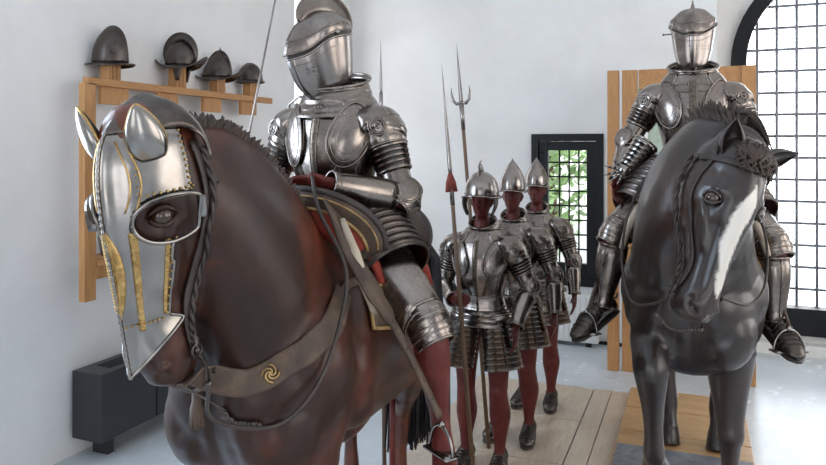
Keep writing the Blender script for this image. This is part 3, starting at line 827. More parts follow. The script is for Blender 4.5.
# forelock: wavy locks falling from the poll over the forehead, and curls down the left of the neck
mb = MB(); rnd = random.Random(21)
for k in range(90):
    x0 = rnd.uniform(-40,72); 
    st = HR.surf(rnd.uniform(-.0,.05), x0*.9, .012)+HR.L*-.02; pts = []; ln = rnd.uniform(.05,.14); ph = rnd.uniform(0,6)
    for j in range(9):
        u = j/8; pts.append(HR.surf(max(0,.02+ln*u), x0*.9+6*math.sin(u*9+ph)+rnd.uniform(-1,1), .012+.016*math.sin(PI*min(1,u+.25))))
    mb.tube([st]+pts, [.006]+[.0085*(1-.1*j) for j in range(9)], 5)
for k in range(70):
    t0 = rnd.uniform(.5,1); cy, cz, _, _, w_, xs = cr(NECK_R, 10)[int(t0*50)]; ph = rnd.uniform(0,6); l = rnd.uniform(.08,.18); p = V((xs+rnd.uniform(0,.04),cy,cz+.01)); pts = []
    for j in range(8):
        u = j/7; pts.append(V((p.x+.06*u+.05*u*u*0+.035*math.sin(PI*u*.5), p.y-.05*u+.015*math.sin(u*9+ph), p.z+.02*math.sin(PI*u)-l*u*u)))
    P = []
    for q in pts:
        h = treeR.find_nearest(q)
        if h[0] is not None and (q-h[0]).dot(h[1]) < .01: q = h[0]+h[1]*.012
        P.append(q)
    mb.tube(P, [.0085*(1-.09*j) for j in range(8)], 5)
mb.build('forelock', M['mane'], hR)
bridle(hR, treeR, HR, None)
mb = MB()
for x, path in ((-1, [(-.10,-1.13,1.22),(-.20,-1.0,1.17),(-.255,-.85,1.20),(-.29,-.66,1.33),(-.275,-.45,1.50),(-.20,-.30,1.66)]), (1, [(.10,-1.10,1.24),(.20,-.98,1.20),(.27,-.80,1.25),(.29,-.55,1.42),(.22,-.35,1.62)])):
    P = []
    for d in cr([HR.surf(.875,x*100,.014)+HR.L*.0]+path, 10):
        d = V(d); h = treeR.find_nearest(d)
        if h[0] is not None and (d-h[0]).dot(h[1]) < .01: d = h[0]+h[1]*.01
        P.append(d)
    mb.tube(P, .006, 6)
mb.build('rein', M['leather_dark'], hR)
mb = MB()
for k in range(90):
    a = rnd.uniform(-1,1); b = rnd.uniform(-1,1); x0 = a*.03; y0 = .84+b*.03
    mb.tube([(x0,y0-.03,1.36),(x0*1.4,y0+.06,1.28),(x0+a*.04,y0+.07+b*.02,1.05),(x0+a*.06,y0+.05+b*.05,.75),(x0+a*.05,y0+.05+b*.04,.45)], [.006,.011,.011,.010,.004], 5)
mb.build('tail', M['mane'], hR)
# ---------------------------------------------------------------- figures: mannequin bodies and armour
def sector(mb, p0, p1, prof, a0=-180, a1=180, front=(0,-1,0), n=24, squash=1.0, mi=0, closed=None):
    """plate wrapped round the axis p0->p1; prof [(t, r[, fwd offset])]; angle 0 = the front direction"""
    p0, p1 = V(p0), V(p1); ax = (p1-p0); T = ax.normalized(); f = V(front); f = (f-T*f.dot(T)).normalized(); s = T.cross(f)
    full = abs((a1-a0)-360) < 1; secs = []
    for q in prof:
        c = p0+ax*q[0]; o = q[2] if len(q) > 2 else 0; ring = []
        m = n if full else n+1
        for k in range(m):
            a = math.radians(a0+(a1-a0)*k/n); ring.append(c+f*(math.cos(a)*q[1]+o)+s*(math.sin(a)*q[1]*squash))
        secs.append(ring)
    mb.rings(secs, False, full, mi)
    return secs
def edge(mb, secs, r=.0035, ends=(0,-1), full=True, sides=False):
    for e in ends: mb.tube(secs[e], r, 6, loop=full)
    if sides:
        mb.tube([s[0] for s in secs], r, 6); mb.tube([s[-1] for s in secs], r, 6)
def lames(t0, t1, n, r0, r1, step=.005, off=None):
    out = []
    for i in range(n):
        a = t0+(t1-t0)*i/n; b = t0+(t1-t0)*(i+1)/n; ra = r0+(r1-r0)*i/n; rb = r0+(r1-r0)*(i+1)/n
        out += [(a, ra), (a+(b-a)*.86, rb+step), (b-.001, rb+step*.2)]
    return out

def hand(mb, wrist, d, palm_n, thumb_side, curl=.5, L=.19, w=.042):
    """mannequin hand: palm, four fingers of unequal length, thumb from the side of the palm. thumb_side is a direction"""
    d = V(d).normalized(); n = V(palm_n); n = (n-d*n.dot(d)).normalized(); s = V(thumb_side); s = (s-d*s.dot(d)-n*s.dot(n)).normalized(); W = V(wrist)
    p = [W-d*.02, W+d*.03, W+d*.075, W+d*.10]
    secs = []
    for q, a, b in ((0,.027,.02),(.3,.03,.019),(.7,.041,.018),(1,.040,.014)):
        c = W+d*(-.02+.115*q); secs.append([c+s*math.cos(2*PI*k/14)*a+n*math.sin(2*PI*k/14)*b for k in range(14)])
    mb.rings(secs)
    for i, (ln, so) in enumerate(((.072,.029),(.082,.010),(.076,-.010),(.060,-.028))):
        q = W+d*.085+s*so; dirn = d.copy(); pts = [q-d*.02, q]; c = curl*(1+.12*i)
        for j, fr in enumerate((.45,.32,.25)):
            ang = c*(.55+.5*j); dirn = (d*math.cos(ang)+n*math.sin(ang)).normalized(); q = q+dirn*ln*fr; pts.append(q)
        P = [V(x) for x in cr(pts, 3)]; mb.tube(P, [.0092]*(len(P)-3)+[.0088,.008,.0045], 8)
    q = W+d*.028+s*.030; dd = (d*.72+s*.62+n*.25).normalized(); pts = [q-dd*.02, q, q+dd*.032, q+dd*.032+(dd*.5+d*.6+n*.3).normalized()*.03]
    P = [V(x) for x in cr(pts, 3)]; mb.tube(P, [.011]*(len(P)-3)+[.0105,.009,.005], 8)

def head_on(mb, c, face=(0,-1,0), k=1.0):
    f = V(face).normalized(); s = V((0,0,1)).cross(f); u = V((0,0,1))
    def P(x, y, z): return V(c)+(s*x+f*y+u*z)*k
    secs = []
    for z, yf, yb, w_ in ((-.115,.055,.02,.03),(-.10,.082,.03,.045),(-.06,.092,.055,.060),(-.02,.092,.085,.070),(.03,.093,.098,.076),(.07,.088,.098,.075),(.10,.06,.08,.06),(.12,.02,.04,.03)):
        secs.append([P(w_*math.sin(2*PI*j/20), (yf if math.cos(2*PI*j/20) > 0 else yb)*math.cos(2*PI*j/20), z) for j in range(20)])
    mb.rings(secs)
    mb.tube([P(0,.088,.035), P(0,.102,.005), P(0,.116,-.022), P(0,.100,-.034)], [.009,.010,.014,.009], 8)
    mb.tube([P(-.05,.075,.035), P(-.022,.095,.038), P(0,.092,.034), P(.022,.095,.038), P(.05,.075,.035)], .008, 6)
    mb.tube([P(-.024,.088,-.058), P(0,.099,-.057), P(.024,.088,-.058)], [.004,.0075,.004], 6)
    mb.tube([P(-.022,.086,-.070), P(0,.096,-.071), P(.022,.086,-.070)], [.004,.0075,.004], 6)
    mb.ball(P(0,.082,-.098), .02*k, 6)
    for x in (-1, 1): mb.tube([P(x*.076,-.005,.025), P(x*.086,-.012,.02), P(x*.084,-.008,-.01), P(x*.076,0,-.03)], .009*k, 6)
    return P

# --- close helmet, origin at the chin base, facing -Y
def close_helmet(parent, c, m_up, m_lo, comb_h=.055, tilt=0, k=1.0, yaw=0, visor_up=False):
    R = Matrix.Rotation(yaw,3,'Z') @ Matrix.Rotation(tilt,3,'X'); C0 = V(c)
    def tr(p): return C0+(R @ V(p))*k
    def prof(keys):
        D = cr(keys, 5)
        def ring(d, rise=0, n=40):
            z, yf, yb, w_, keel = d; out = []
            for j in range(n):
                a = 2*PI*j/n; ca, sa = math.cos(a), math.sin(a)
                y = yf*max(0,ca)**.85*(1-.22*keel*(1-math.exp(-(sa/.35)**2))) + keel*.030*math.exp(-(sa/.20)**2)*(ca > 0) if ca > 0 else yb*ca
                zz = z+rise*(sa*sa if ca > 0 else 1)
                out.append(tr((w_*sa, -y, zz)))
            return out
        return D, ring
    Dl, rl = prof([(-.012,.066,.072,.052,.5),(.02,.086,.085,.066,.9),(.07,.114,.10,.086,1.2),(.125,.130,.115,.100,1.2),(.165,.136,.122,.106,1.2)])
    h = bpy.data.objects.new('close_helmet', None); COL.objects.link(h); h.parent = parent; h['label'] = 'closed steel helmet with crest and eye slit'
    secs = [rl(d, .055*smoothstep(.02,.165,d[0])) for d in Dl]
    mb = MB(); mb.rings(secs, False); mb.tube(secs[0], .005, 6, loop=True); mb.tube([p for p in secs[-1]], .0042, 6, loop=True)
    # engraved line under the slit, breathing holes
    mb.tube([a+(b-a)*.5 for a, b in zip(secs[-4], secs[-5])][-9:]+[a+(b-a)*.5 for a, b in zip(secs[-4], secs[-5])][:10], .002, 5)
    for x in (-1, 1):
        for j in range(3):
            for i in range(2): mb.rivet(tr((x*(.045+.014*j), -.118+.008*j, .10+.016*i)), R @ V((x,-1,0)), .0035)
    mb.build('bevor', m_lo, h, thick=.003, off=-1)
    Du, ru = prof([(.182,.142,.126,.109,1.3),(.215,.132,.126,.109,1.2),(.250,.113,.118,.103,1.0),(.285,.084,.098,.086,.7),(.312,.050,.062,.058,.1),(.325,.012,.016,.016,0)])
    secs = [ru(d, .056*(1-smoothstep(.182,.30,d[0]))) for d in Du]
    mb = MB(); mb.rings(secs, False); mb.tube(secs[0], .004, 6, loop=True)
    # brow reinforcing plate with its own edge
    br = [V(p) for p in secs[7]]; n = len(br)
    mb.tube([br[(j-12) % n]+(R @ V((0,-.0,0))) for j in range(25)], .0032, 5)
    mb.build('visor', m_up, h, thick=.003, off=-1)
    # dark liner seen through the slit
    mb = MB(); mb.rings([[C0+(p-C0)*.93 for p in rl(d, .055*smoothstep(.02,.165,d[0]))] for d in Dl[8:]]+[[C0+(p-C0)*.93 for p in ru(d, .056*(1-smoothstep(.182,.30,d[0])))] for d in Du[:8]], False)
    mb.build('lining', M['leather_dark'], h)
    # comb
    mb = MB(); secs = []
    for i in range(25):
        a = -.80+2.43*i/24   # from brow over the top to nape
        y0 = -math.sin(-a) ; 
        py = -.118*math.cos(a+PI/2+.0)*-1
        base = V((0, .118*math.sin(a)*-1*-1, .215+.105*math.cos(a))); nrm = V((0, math.sin(a), math.cos(a)))
        hh = comb_h*math.sin(PI*(i/24))**.55; b0 = base-nrm*.02; tp = base+nrm*hh
        secs.append([tr(b0+V((-.018,0,0))), tr(base+V((-.010,0,0))+nrm*hh*.3), tr(tp+V((-.0022,0,0))), tr(tp+V((.0022,0,0))), tr(base+V((.010,0,0))+nrm*hh*.3), tr(b0+V((.018,0,0)))])
    mb.rings(secs); mb.tube([(s[2]+s[3])/2 for s in secs], .0042, 6)
    mb.build('comb', m_up, h)
    mb = MB()
    for x in (-1, 1):
        mb.rivet(tr((x*.109,-.005,.235)), R @ V((x,0,0)), .012); mb.rivet(tr((x*.112,-.005,.235)), R @ V((x,0,0)), .007); mb.build('pivot', M['steel_bright'], h); mb = MB()
    mb.tube([tr((-.10,-.06,.19)), tr((-.135,-.075,.186))], .003, 6); mb.ball(tr((-.138,-.077,.186)), .006, 5)
    mb.build('visor_peg', M['steel_dark'], h)
    return h

def gorget(parent, c, r0=.088, r1=.135, h=.10, m='steel', lift=.0):
    mb = MB(); c = V(c)
    def ringp(r, z, yo=0): return [c+V((r*math.sin(2*PI*j/36)*1.08, -r*math.cos(2*PI*j/36)+yo, z+.030*(-math.cos(2*PI*j/36)))) for j in range(36)]
    secs = []
    for t in [i/18 for i in range(19)]:
        r = r0+(r1-r0)*t**1.5+.004*((t*4) % 1); secs.append(ringp(r, h*(1-t)-.02*t*0))
    secs = [[p+V((0,(p-c).y*.06,max(0,(p-c).y)*.14)) for p in r] if i < 8 else r for i, r in enumerate(secs)]
    secs = [[p+(p-c)*.10 for p in secs[0]]]+secs
    mb.rings(secs, False); mb.tube(secs[0], .006, 7, loop=True); mb.tube(secs[-1], .0045, 6, loop=True)
    for j in range(0, 36, 2):
        p = secs[-2][j]; mb.rivet(p, (p-c), .0042)
        p = secs[4][j]; mb.rivet(p, (p-c), .003)
    return mb.build('gorget', M[m], parent, thick=.002, off=-1)

TORSO = [(.0,.125,.12,.165),(.05,.118,.11,.150),(.10,.120,.105,.142),(.17,.150,.115,.152),(.25,.172,.125,.172),(.33,.172,.13,.185),(.41,.150,.125,.180),(.48,.115,.10,.150),(.525,.085,.075,.105)]
def torso_fn(k=1.0, dz=0):
    D = cr(TORSO, 6); zs = [d[0] for d in D]
    def f(a, z, off=0):
        z_ = min(max(z, 0), .525); yf = np.interp(z_, zs, [d[1] for d in D]); yb = np.interp(z_, zs, [d[2] for d in D]); w_ = np.interp(z_, zs, [d[3] for d in D])
        ca, sa = math.cos(a), math.sin(a); keel = .012*math.exp(-(a/.16)**2) if ca > 0 else 0
        y = (yf if ca > 0 else yb)+off
        return V(((w_+off)*sa*k, -(y*ca+keel)*k, (z)*k+dz))
    return f
def cuirass(parent, o, m='steel', k=1.0, bands=True):
    """breast and back plate; o = waist centre"""
    o = V(o); f = torso_fn(k); mb = MB(); zs = [.0+.525*i/34 for i in range(35)]; n = 56
    def F(a, z, off=0): return o+f(a, z, off)
    c = MB(); c.rings([[F(2*PI*j/n, z) for j in range(n)] for z in zs], False)
    bp = c.build('cuirass', M[m], parent, thick=.003, off=-1)
    d = MB()
    # arm and neck openings drawn by rolled edges, waist flange, engraved bands
    d.tube([F(2*PI*j/40, .0, .006) for j in range(40)], .007, 7, loop=True)
    d.tube([F(2*PI*j/40, .10, .003) for j in range(40)], .0035, 6, loop=True)
    for x in (-1, 1):
        d.tube([F(x*(.95-.42*smoothstep(.30,.50,z)), z, .002) for z in [.16+.34*i/20 for i in range(21)]], .0045, 6)
        if bands:
            d.tube([F(x*(.45+.18*math.cos(q)), .33+.085*math.sin(q), .002) for q in [2*PI*i/26 for i in range(26)]], .003, 5, loop=True)
    for j in range(-12, 13): d.rivet(F(j*.085, .45-.02*abs(j)/12, .002), F(j*.085,.45,.1)-F(j*.085,.45), .0038)
    for j in range(-14, 15): d.rivet(F(j*.1, .03, .002), F(j*.1,.03,.1)-F(j*.1,.03), .0036)
    d.build('cuirass_edge', M['steel_plain'], bp)
    if bands:
        for a0, a1, w0, w1, z0_, z1_ in ((0,0,.055,.085,.11,.46),(-.30,-.95,.05,.09,.11,.42),(.30,.95,.05,.09,.11,.42)):
            e = MB(); S = []
            for i in range(19):
                t = i/18; a = a0+(a1-a0)*t; w = w0+(w1-w0)*t; z = z0_+(z1_-z0_)*t; S.append([F(a+w*q, z, .0018) for q in (-1,-.5,0,.5,1)])
            e.rings(S, False, False)
            e.tube([r[0] for r in S], .0024, 5); e.tube([r[-1] for r in S], .0024, 5)
            for r in S[::2]: e.rivet(r[2], r[2]-F(0,.3,-.15), .0026)
            e.build('etched_band', M['steel_etched'], bp)
    return bp, F
def fauld(parent, o, n=4, m='steel', k=1.0, h=.13, flare=.07):
    o = V(o); mb = MB(); secs = []
    for i in range(n):
        for q, st in ((0,0),(.85,.006),(1,.002)):
            t = (i+q)/n; secs.append([o+V(((.155+flare*t+st)*math.sin(2*PI*j/40)*k, -(.13+flare*.8*t+st)*math.cos(2*PI*j/40)*k, -h*t*(1-.12*math.cos(2*PI*j/20)))) for j in range(40)])
    mb.rings(secs, False); mb.tube(secs[-1], .004, 6, loop=True)
    for i in range(n):
        for j in range(0,40,4): p = secs[i*3+1][j]; mb.rivet(p, p-o, .0035)
    return mb.build('fauld', M[m], parent, thick=.002, off=-1)

def pauldron(parent, sh, x, elbow, F, m='steel', k=1.0, wing=True):
    """shoulder defence: cap flowing into the sleeve, breast wing following the cuirass (F), boss rings, lames down the arm"""
    sh = V(sh); el = V(elbow); mb = MB(); ad = (el-sh)
    keys = [sh+V((-x*.10,0,.040)), sh+V((-x*.06,0,.026)), sh+V((-x*.01,0,-.002)), sh+V((x*.018,0,-.040)), sh+ad*.22, sh+ad*.34]
    rad = [(.040,.016),(.098,.045),(.120*k,.074*k),(.112*k,.082*k),(.094*k,.078*k),(.086*k,.076*k)]
    mb2 = MB(); D = cr([(*p, *r) for p, r in zip(keys, rad)], 5); secs = []
    for i, d in enumerate(D):
        a_ = V(D[max(0,i-1)][:3]); b_ = V(D[min(len(D)-1,i+1)][:3]); t = (b_-a_).normalized(); u = V((0,1,0)); u = (u-t*u.dot(t)).normalized(); w = t.cross(u)
        st = .004*((i % 4)/4 if i > 8 else 0)
        secs.append([V(d[:3])+u*math.cos(2*PI*q/32)*(d[3]+st)+w*math.sin(2*PI*q/32)*(d[4]+st) for q in range(32)])
    mb.rings(secs, True); mb.tube(secs[-1], .0045, 6, loop=True); mb.tube(secs[5], .003, 5, loop=True)
    for i in (12, 16, 20): mb.tube(secs[i], .003, 5, loop=True)
    o = mb.build('pauldron', M[m], parent)
    if wing:
        w = MB(); W = []
        ca_, cz = x*.74, .345
        for i in range(13):
            r_ = i/12; ring = []
            for j in range(40):
                q = 2*PI*j/40; da = math.cos(q)*.47*r_; dz = math.sin(q)*.118*r_+.03*r_*math.cos(q)*x
                z_ = cz+dz; a_ = ca_+da; ring.append(F(a_, z_, .012+.008*(1-r_*r_)))
            W.append(ring)
        w.rings(W, True)
        w.tube(W[-1], .0045, 6, loop=True); w.tube(W[10], .0022, 5, loop=True); w.tube(W[7], .0018, 5, loop=True)
        for j in range(0,40,2): w.rivet(W[11][j], W[11][j]-F(0,.33,-.15), .0032)
        w.build('pauldron_wing', M[m], o)
    d = MB(); bc = sh+V((x*.012,0,-.03))
    for r_ in (.040,.030,.012):
        ring = []
        for j in range(24):
            dirv = V((x*.30+math.cos(2*PI*j/24)*r_*8, -1, .12+math.sin(2*PI*j/24)*r_*8)).normalized()
            # ellipsoid surface of the cap
            t_ = 1/math.sqrt((dirv.x/.088)**2+(dirv.y/(.123*k))**2+(dirv.z/.088)**2); ring.append(bc+dirv*t_)
        d.tube(ring, .003, 5, loop=True)
    d.build('pauldron_boss', M[m], o)
    mb = MB(); a = sh+ad*.32; b = sh+ad*.66
    s = sector(mb, a, b, lames(0, 1, 5, .076*k, .064*k, .004), n=28); mb.tube(s[-1], .004, 6, loop=True)
    for i in range(5): mb.rivet(s[i*3+1][0], s[i*3+1][0]-a, .003)
    mb.build('arm_lames', M[m], parent, thick=.002)
    return o

def arm_plates(parent, el, wr, sh, m='steel', k=1.0, out=(1,0,0), open_in=False, cuff=True):
    el, wr, sh = V(el), V(wr), V(sh); mb = MB()
    s = sector(mb, sh+(el-sh)*.55, sh+(el-sh)*.93, [(0,.052*k),(.4,.055*k),(.9,.052*k),(1,.054*k)], n=24); mb.tube(s[-1], .0035, 6, loop=True); mb.tube(s[0], .0035, 6, loop=True)
    mb.build('upper_arm_plate', M[m], parent, thick=.002)
    mb = MB(); o_ = V(out).normalized(); bis = ((el-sh).normalized()-(wr-el).normalized())
    o2 = (bis.normalized()*.75+o_*.5).normalized() if bis.length > .2 else o_
    # couter: pointed cup over the elbow with three lames and a side wing
    T = (wr-sh).normalized(); q = (o2-T*o2.dot(T)).normalized(); sd = T.cross(q)
    secs = []
    for i in range(13):
        u = -1+2*i/12; c = el+T*u*.062*k; r_ = .066*k*math.sqrt(max(.05,1-(u*.62)**2)); rr_ = []
        for j in range(17): a = math.radians(-118+236*j/16); pk = .012*math.exp(-(u/.3)**2)*math.exp(-(a/.5)**2); rr_.append(c+q*(math.cos(a)*r_+pk)+sd*math.sin(a)*r_*.92)
        secs.append(rr_)
    mb.rings(secs, False, False); mb.tube(secs[0], .0035, 6); mb.tube(secs[-1], .0035, 6); mb.tube(secs[6], .003, 5); mb.tube([r[0] for r in secs], .003, 5); mb.tube([r[-1] for r in secs], .003, 5)
    W = []; wc = el+q*.01-sd*0; 
    cen = el+(-sd if (-sd).dot(o_) > 0 else sd)*.058*k
    nn = (-sd if (-sd).dot(o_) > 0 else sd)
    for i in range(7): r_ = i/6; W.append([cen+(T*math.cos(2*PI*j/20)*.055+q*math.sin(2*PI*j/20)*.048)*r_*k+nn*.014*(1-r_) for j in range(20)])
    mb.rings(W, True); mb.tube(W[-1], .003, 5, loop=True); mb.tube(W[3], .002, 5, loop=True)
    mb.build('elbow_cop', M[m], parent, thick=.0015)
    mb = MB(); prof = [(.16,.053*k),(.3,.056*k),(.55,.053*k),(.8,.044*k),(.95,.041*k),(1.0,.045*k)]
    s = sector(mb, el, wr, prof, -180+(35 if open_in else 0), 180-(35 if open_in else 0), out, n=26); edge(mb, s, .004, full=not open_in, sides=open_in)
    mb.tube([p for p in s[4]], .0025, 5, loop=not open_in)
    ax = (wr-el)
    for j in range(0, len(s[4]), 3): p = s[4][j]; mb.rivet(p, p-(el+ax*.95), .003)
    mb.build('vambrace', M[m], parent, thick=.002)

def leg_plates(parent, hip, kn, an, m='steel', front=(0,-1,0), greave=True, k=1.0, cuisse=True):
    hip, kn, an = V(hip), V(kn), V(an); ax = (kn-hip).normalized()
    if cuisse:
        mb = MB(); s = sector(mb, hip, kn, [(.25,.112*k),(.45,.110*k),(.65,.100*k),(.85,.086*k),(.95,.080*k)], -125, 125, front, 28); edge(mb, s, .0045, full=False, sides=True)
        for j in range(2, 27, 3): p = s[0][j]; mb.rivet(p, p-hip-ax*.3*(kn-hip).length, .0035)
        mb.build('cuisse', M[m], parent, thick=.002)
    # poleyn
    mb = MB(); T = (an-hip).normalized(); f = V(front); f = (f-T*f.dot(T)).normalized(); sd = T.cross(f); secs = []
    for i in range(15):
        u = -1+2*i/14; c = kn+T*u*.068*k; r_ = .080*k*math.sqrt(max(.1,1-(u*.55)**2))+(.004 if i % 4 == 2 else 0); rr_ = []
        for j in range(19): a = math.radians(-120+240*j/18); pk = .010*math.exp(-(u/.35)**2)*math.exp(-(a/.4)**2); rr_.append(c+f*(math.cos(a)*r_+pk)+sd*math.sin(a)*r_*.95)
        secs.append(rr_)
    mb.rings(secs, False, False)
    for i in (0, 3, 5, 9, 11, 14): mb.tube(secs[i], .003 if 0 < i < 14 else .004, 6)
    for j in range(1, 18, 2): mb.rivet(secs[4][j], secs[4][j]-kn, .003)
    mb.build('knee_cop', M[m], parent, thick=.002)
    if greave:
        mb = MB(); s = sector(mb, kn, an, [(.16,.070*k),(.3,.072*k),(.45,.070*k),(.65,.058*k),(.85,.046*k),(.97,.045*k),(1.0,.050*k)], n=26, front=front); edge(mb, s, .004)
        d = (an-kn); f2 = V(front)
        mb.tube([kn+d*t+(f-d.normalized()*f.dot(d.normalized())).normalized()*(np.interp(t, [.16,.3,.45,.65,.85,1], [.070,.072,.070,.058,.046,.05])*k+.001) for t in [.18+.8*i/14 for i in range(15)]], .0035, 5)
        mb.build('greave', M[m], parent, thick=.002)

def foot_shape(mb, an, toe, r=1.0, sole=True):
    an, toe = V(an), V(toe); d = toe-an; L = d.length; d.normalize(); up = V((0,0,1)); up = (up-d*up.dot(d)).normalized(); s = d.cross(up)
    secs = []
    for t, w_, h, zo in ((-.32,.022,.02,-.035),(-.26,.034,.045,-.02),(-.1,.038,.058,-.005),(.1,.038,.050,-.012),(.35,.043,.038,-.022),(.6,.048,.030,-.032),(.85,.042,.022,-.04),(1.0,.022,.014,-.042),(1.04,.006,.006,-.042)):
        secs.append([an+d*L*t+s*math.cos(2*PI*k/16)*w_*r+up*(math.sin(2*PI*k/16)*h*r+zo*r) for k in range(16)])
    mb.rings(secs)
    return d, up, s, secs

def sabaton(parent, an, toe, m='steel_dark', r=1.12, name='sabaton'):
    mb = MB(); d, up, s, secs = foot_shape(mb, an, toe, r)
    an, toe = V(an), V(toe); L = (toe-an).length
    for i in range(8):
        t = -.02+.11*i; w_ = np.interp(t, [-.1,.1,.35,.6,.85,1], [.038,.038,.043,.048,.042,.022])*r+.003; h = np.interp(t, [-.1,.1,.35,.6,.85,1], [.058,.050,.038,.030,.022,.014])*r+.003; zo = np.interp(t, [-.1,.1,.35,.6,.85,1], [-.005,-.012,-.022,-.032,-.04,-.042])*r
        mb.tube([an+d*L*t+s*math.cos(a)*w_+up*(math.sin(a)*h+zo) for a in [PI*k/10 for k in range(11)]], .003, 5)
    o = mb.build(name, M[m], parent)
    mb = MB()
    mb.rings([[an+d*L*t+s*x*w_*r+up*(z-.058*r+zz) for x, z in ((-1,0),(1,0),(1,-.010),(-1,-.010))] for t, w_, zz in ((-.30,.028,0),(-.1,.037,0),(.3,.042,0),(.6,.046,-.002),(.9,.036,-.002),(1.03,.012,-.001))]); mb.build('sole', M['leather_dark'], o)
    return o
def stirrup(parent, c, side, up=(0,0,1), m='steel_bright', r=.065):
    c = V(c); s = V(side).normalized(); u = V(up).normalized(); f = s.cross(u); mb = MB(); P = []
    for i in range(19):
        a = PI*i/18; P.append(c+s*math.cos(a)*r+u*(math.sin(a)*r*1.35-.0))
    mb.tube(P, .0055, 7)
    mb.rings([[c+s*x*r+f*y*.028+u*z for y, z in ((-1,-.004),(1,-.004),(1,.004),(-1,.004))] for x in (-1.08,-.5,0,.5,1.08)])
    mb.ball(c+u*r*1.4, .012, 6)
    return mb.build('stirrup', M[m], parent)
def spur(mb, an, back, sidev):
    an, b, s = V(an), V(back).normalized(), V(sidev).normalized()
    mb.tube([an+s*.042-b*.05, an+s*.045, an+s*.03+b*.05, an+b*.062, an-s*.03+b*.05, an-s*.045, an-s*.042-b*.05], .004, 6)
    mb.tube([an+b*.06, an+b*.10+V((0,0,.01))], .004, 6); c = an+b*.11+V((0,0,.01))
    for k in range(8): mb.tube([c, c+(b*math.cos(k*PI/4)+V((0,0,1))*math.sin(k*PI/4))*.022], [.003,.0008], 4)

def rider_body(parent, sh, el, wr, hip, kn, an, toe, handspec, neck_z=.56):
    mb = MB()
    mb.loft([(0,.0,-.05,.14,.11),(0,0,.05,.15,.11),(0,0,.17,.125,.09),(0,-.01,.33,.16,.11),(0,0,.45,.15,.09),(0,0,.52,.07,.06),(0,-.005,.60,.055,.055)], 4, 20)
    head_on(mb, (0,-.03,.675), k=.72)
    for x in (0, 1):
        S, E, W_ = V(sh[x]), V(el[x]), V(wr[x])
        mb.loft([(*(S+V((0,0,.0))),.055,.055),(*((S+E)/2),.047,.047),(*E,.042,.042)], 4, 14); mb.loft([(*E,.042,.042),(*(E+(W_-E)*.3),.044,.044),(*W_,.027,.024)], 4, 14)
        H_, K_, A_ = V(hip[x]), V(kn[x]), V(an[x])
        mb.loft([(*H_,.10,.10),(*((H_+K_)/2),.082,.082),(*K_,.060,.060)], 4, 16); mb.loft([(*K_,.058,.058),(*(K_+(A_-K_)*.32),.062,.062),(*(K_+(A_-K_)*.8),.038,.038),(*A_,.034,.036)], 4, 16)
        foot_shape(mb, an[x], V(an[x])+(V(toe[x])-V(an[x]))*.92, .92)
        hand(mb, W_, *handspec[x])
    me = remesh(mb, .009, 2, 'mannequin'); return put(me, 'mannequin', M['redwood'], parent)
# ---------------------------------------------------------------- rider at left (order: right limb, left limb)
kL = thing('armoured_rider', 'steel-armoured knight with bare red wooden hand, riding the horse with the face plate', 'knight', (-1.315,2.45,1.50))
sh = [(-.185,0,.44),(.185,0,.44)]; el = [(-.30,.0,.19),(.295,-.03,.155)]; wr = [(-.335,-.19,.21),(.13,-.285,.215)]
hip = [(-.11,-.02,-.0),(.11,-.02,-.0)]; kn = [(-.38,-.20,-.27),(.465,-.20,-.27)]; an = [(-.385,-.17,-.62),(.505,-.19,-.61)]; toe = [(-.46,-.38,-.68),(.60,-.37,-.74)]
rider_body(kL, sh, el, wr, hip, kn, an, toe, [((-.2,-.95,0),(.4,0,-1),(.6,.1,.6),1.3), ((-.95,-.25,.06),(.25,-.6,-.7),(0,-.5,.8),.35)])
bp, F = cuirass(kL, (0,0,.045)); gorget(kL, (0,-.0,.485), .112, .165, .10)
fauld(kL, (0,0,.06), 3, h=.10)
close_helmet(kL, (.0,-.035,.54), M['steel'], M['steel_plain'], .075, .24, 1.03, -.42)
for x in (0, 1):
    s_ = (-1,1)[x]
    pauldron(kL, sh[x], s_, el[x], F); arm_plates(kL, el[x], wr[x], sh[x], out=(s_,.2,-.1))
    leg_plates(kL, hip[x], kn[x], an[x], front=(s_*.55,-.8,.5), greave=False)
    # tasset of overlapping lames from the waist over the thigh
    mb = MB(); H_, K_ = V(hip[x])+V((s_*.02,.0,.06)), V(kn[x]); s = sector(mb, H_, H_+(K_-H_)*.50, lames(0,1,9,.150,.140,.005), -115, 115, (s_*.45,-.6,.8), 30); edge(mb, s, .004, full=False, sides=True)
    for e_ in range(9): mb.tube(s[e_*3+1], .0022, 5)
    for i in range(9):
        for j in (1, 4, 15, 26, 29): p = s[i*3+1][j]; mb.rivet(p, p-H_, .0035)
    for i in range(2, 29, 2): mb.rivet(s[-2][i], s[-2][i]-H_-(K_-H_)*.50, .004)
    mb.build('tasset', M['steel_dark'], kL, thick=.002)
# raised guard behind the right shoulder: curved haute-piece loops
mb = MB(); mb.tube([(-.26,.05,.45),(-.25,.05,.52),(-.20,.04,.55),(-.14,.03,.545)], .006, 7); mb.build('shoulder_guard_rod', M['steel_plain'], kL); 
# lance in the right hand
ln = thing('lance', 'thin grey steel lance rising behind the mane of the left horse', 'lance', (-1.715,2.22,1.38))
mb = MB(); mb.tube([(0,0,0),(.045,.02,.23),(.13,.03,.52),(.27,.04,1.15)], [.0055,.005,.0045,.003], 8); mb.build('lance_shaft', M['steel_plain'], ln)
mb = MB(); mb.tube([(0,0,.0),(0,0.003,.05)], [.016,.012], 10); mb.build('lance_butt', M['steel_dark'], ln)

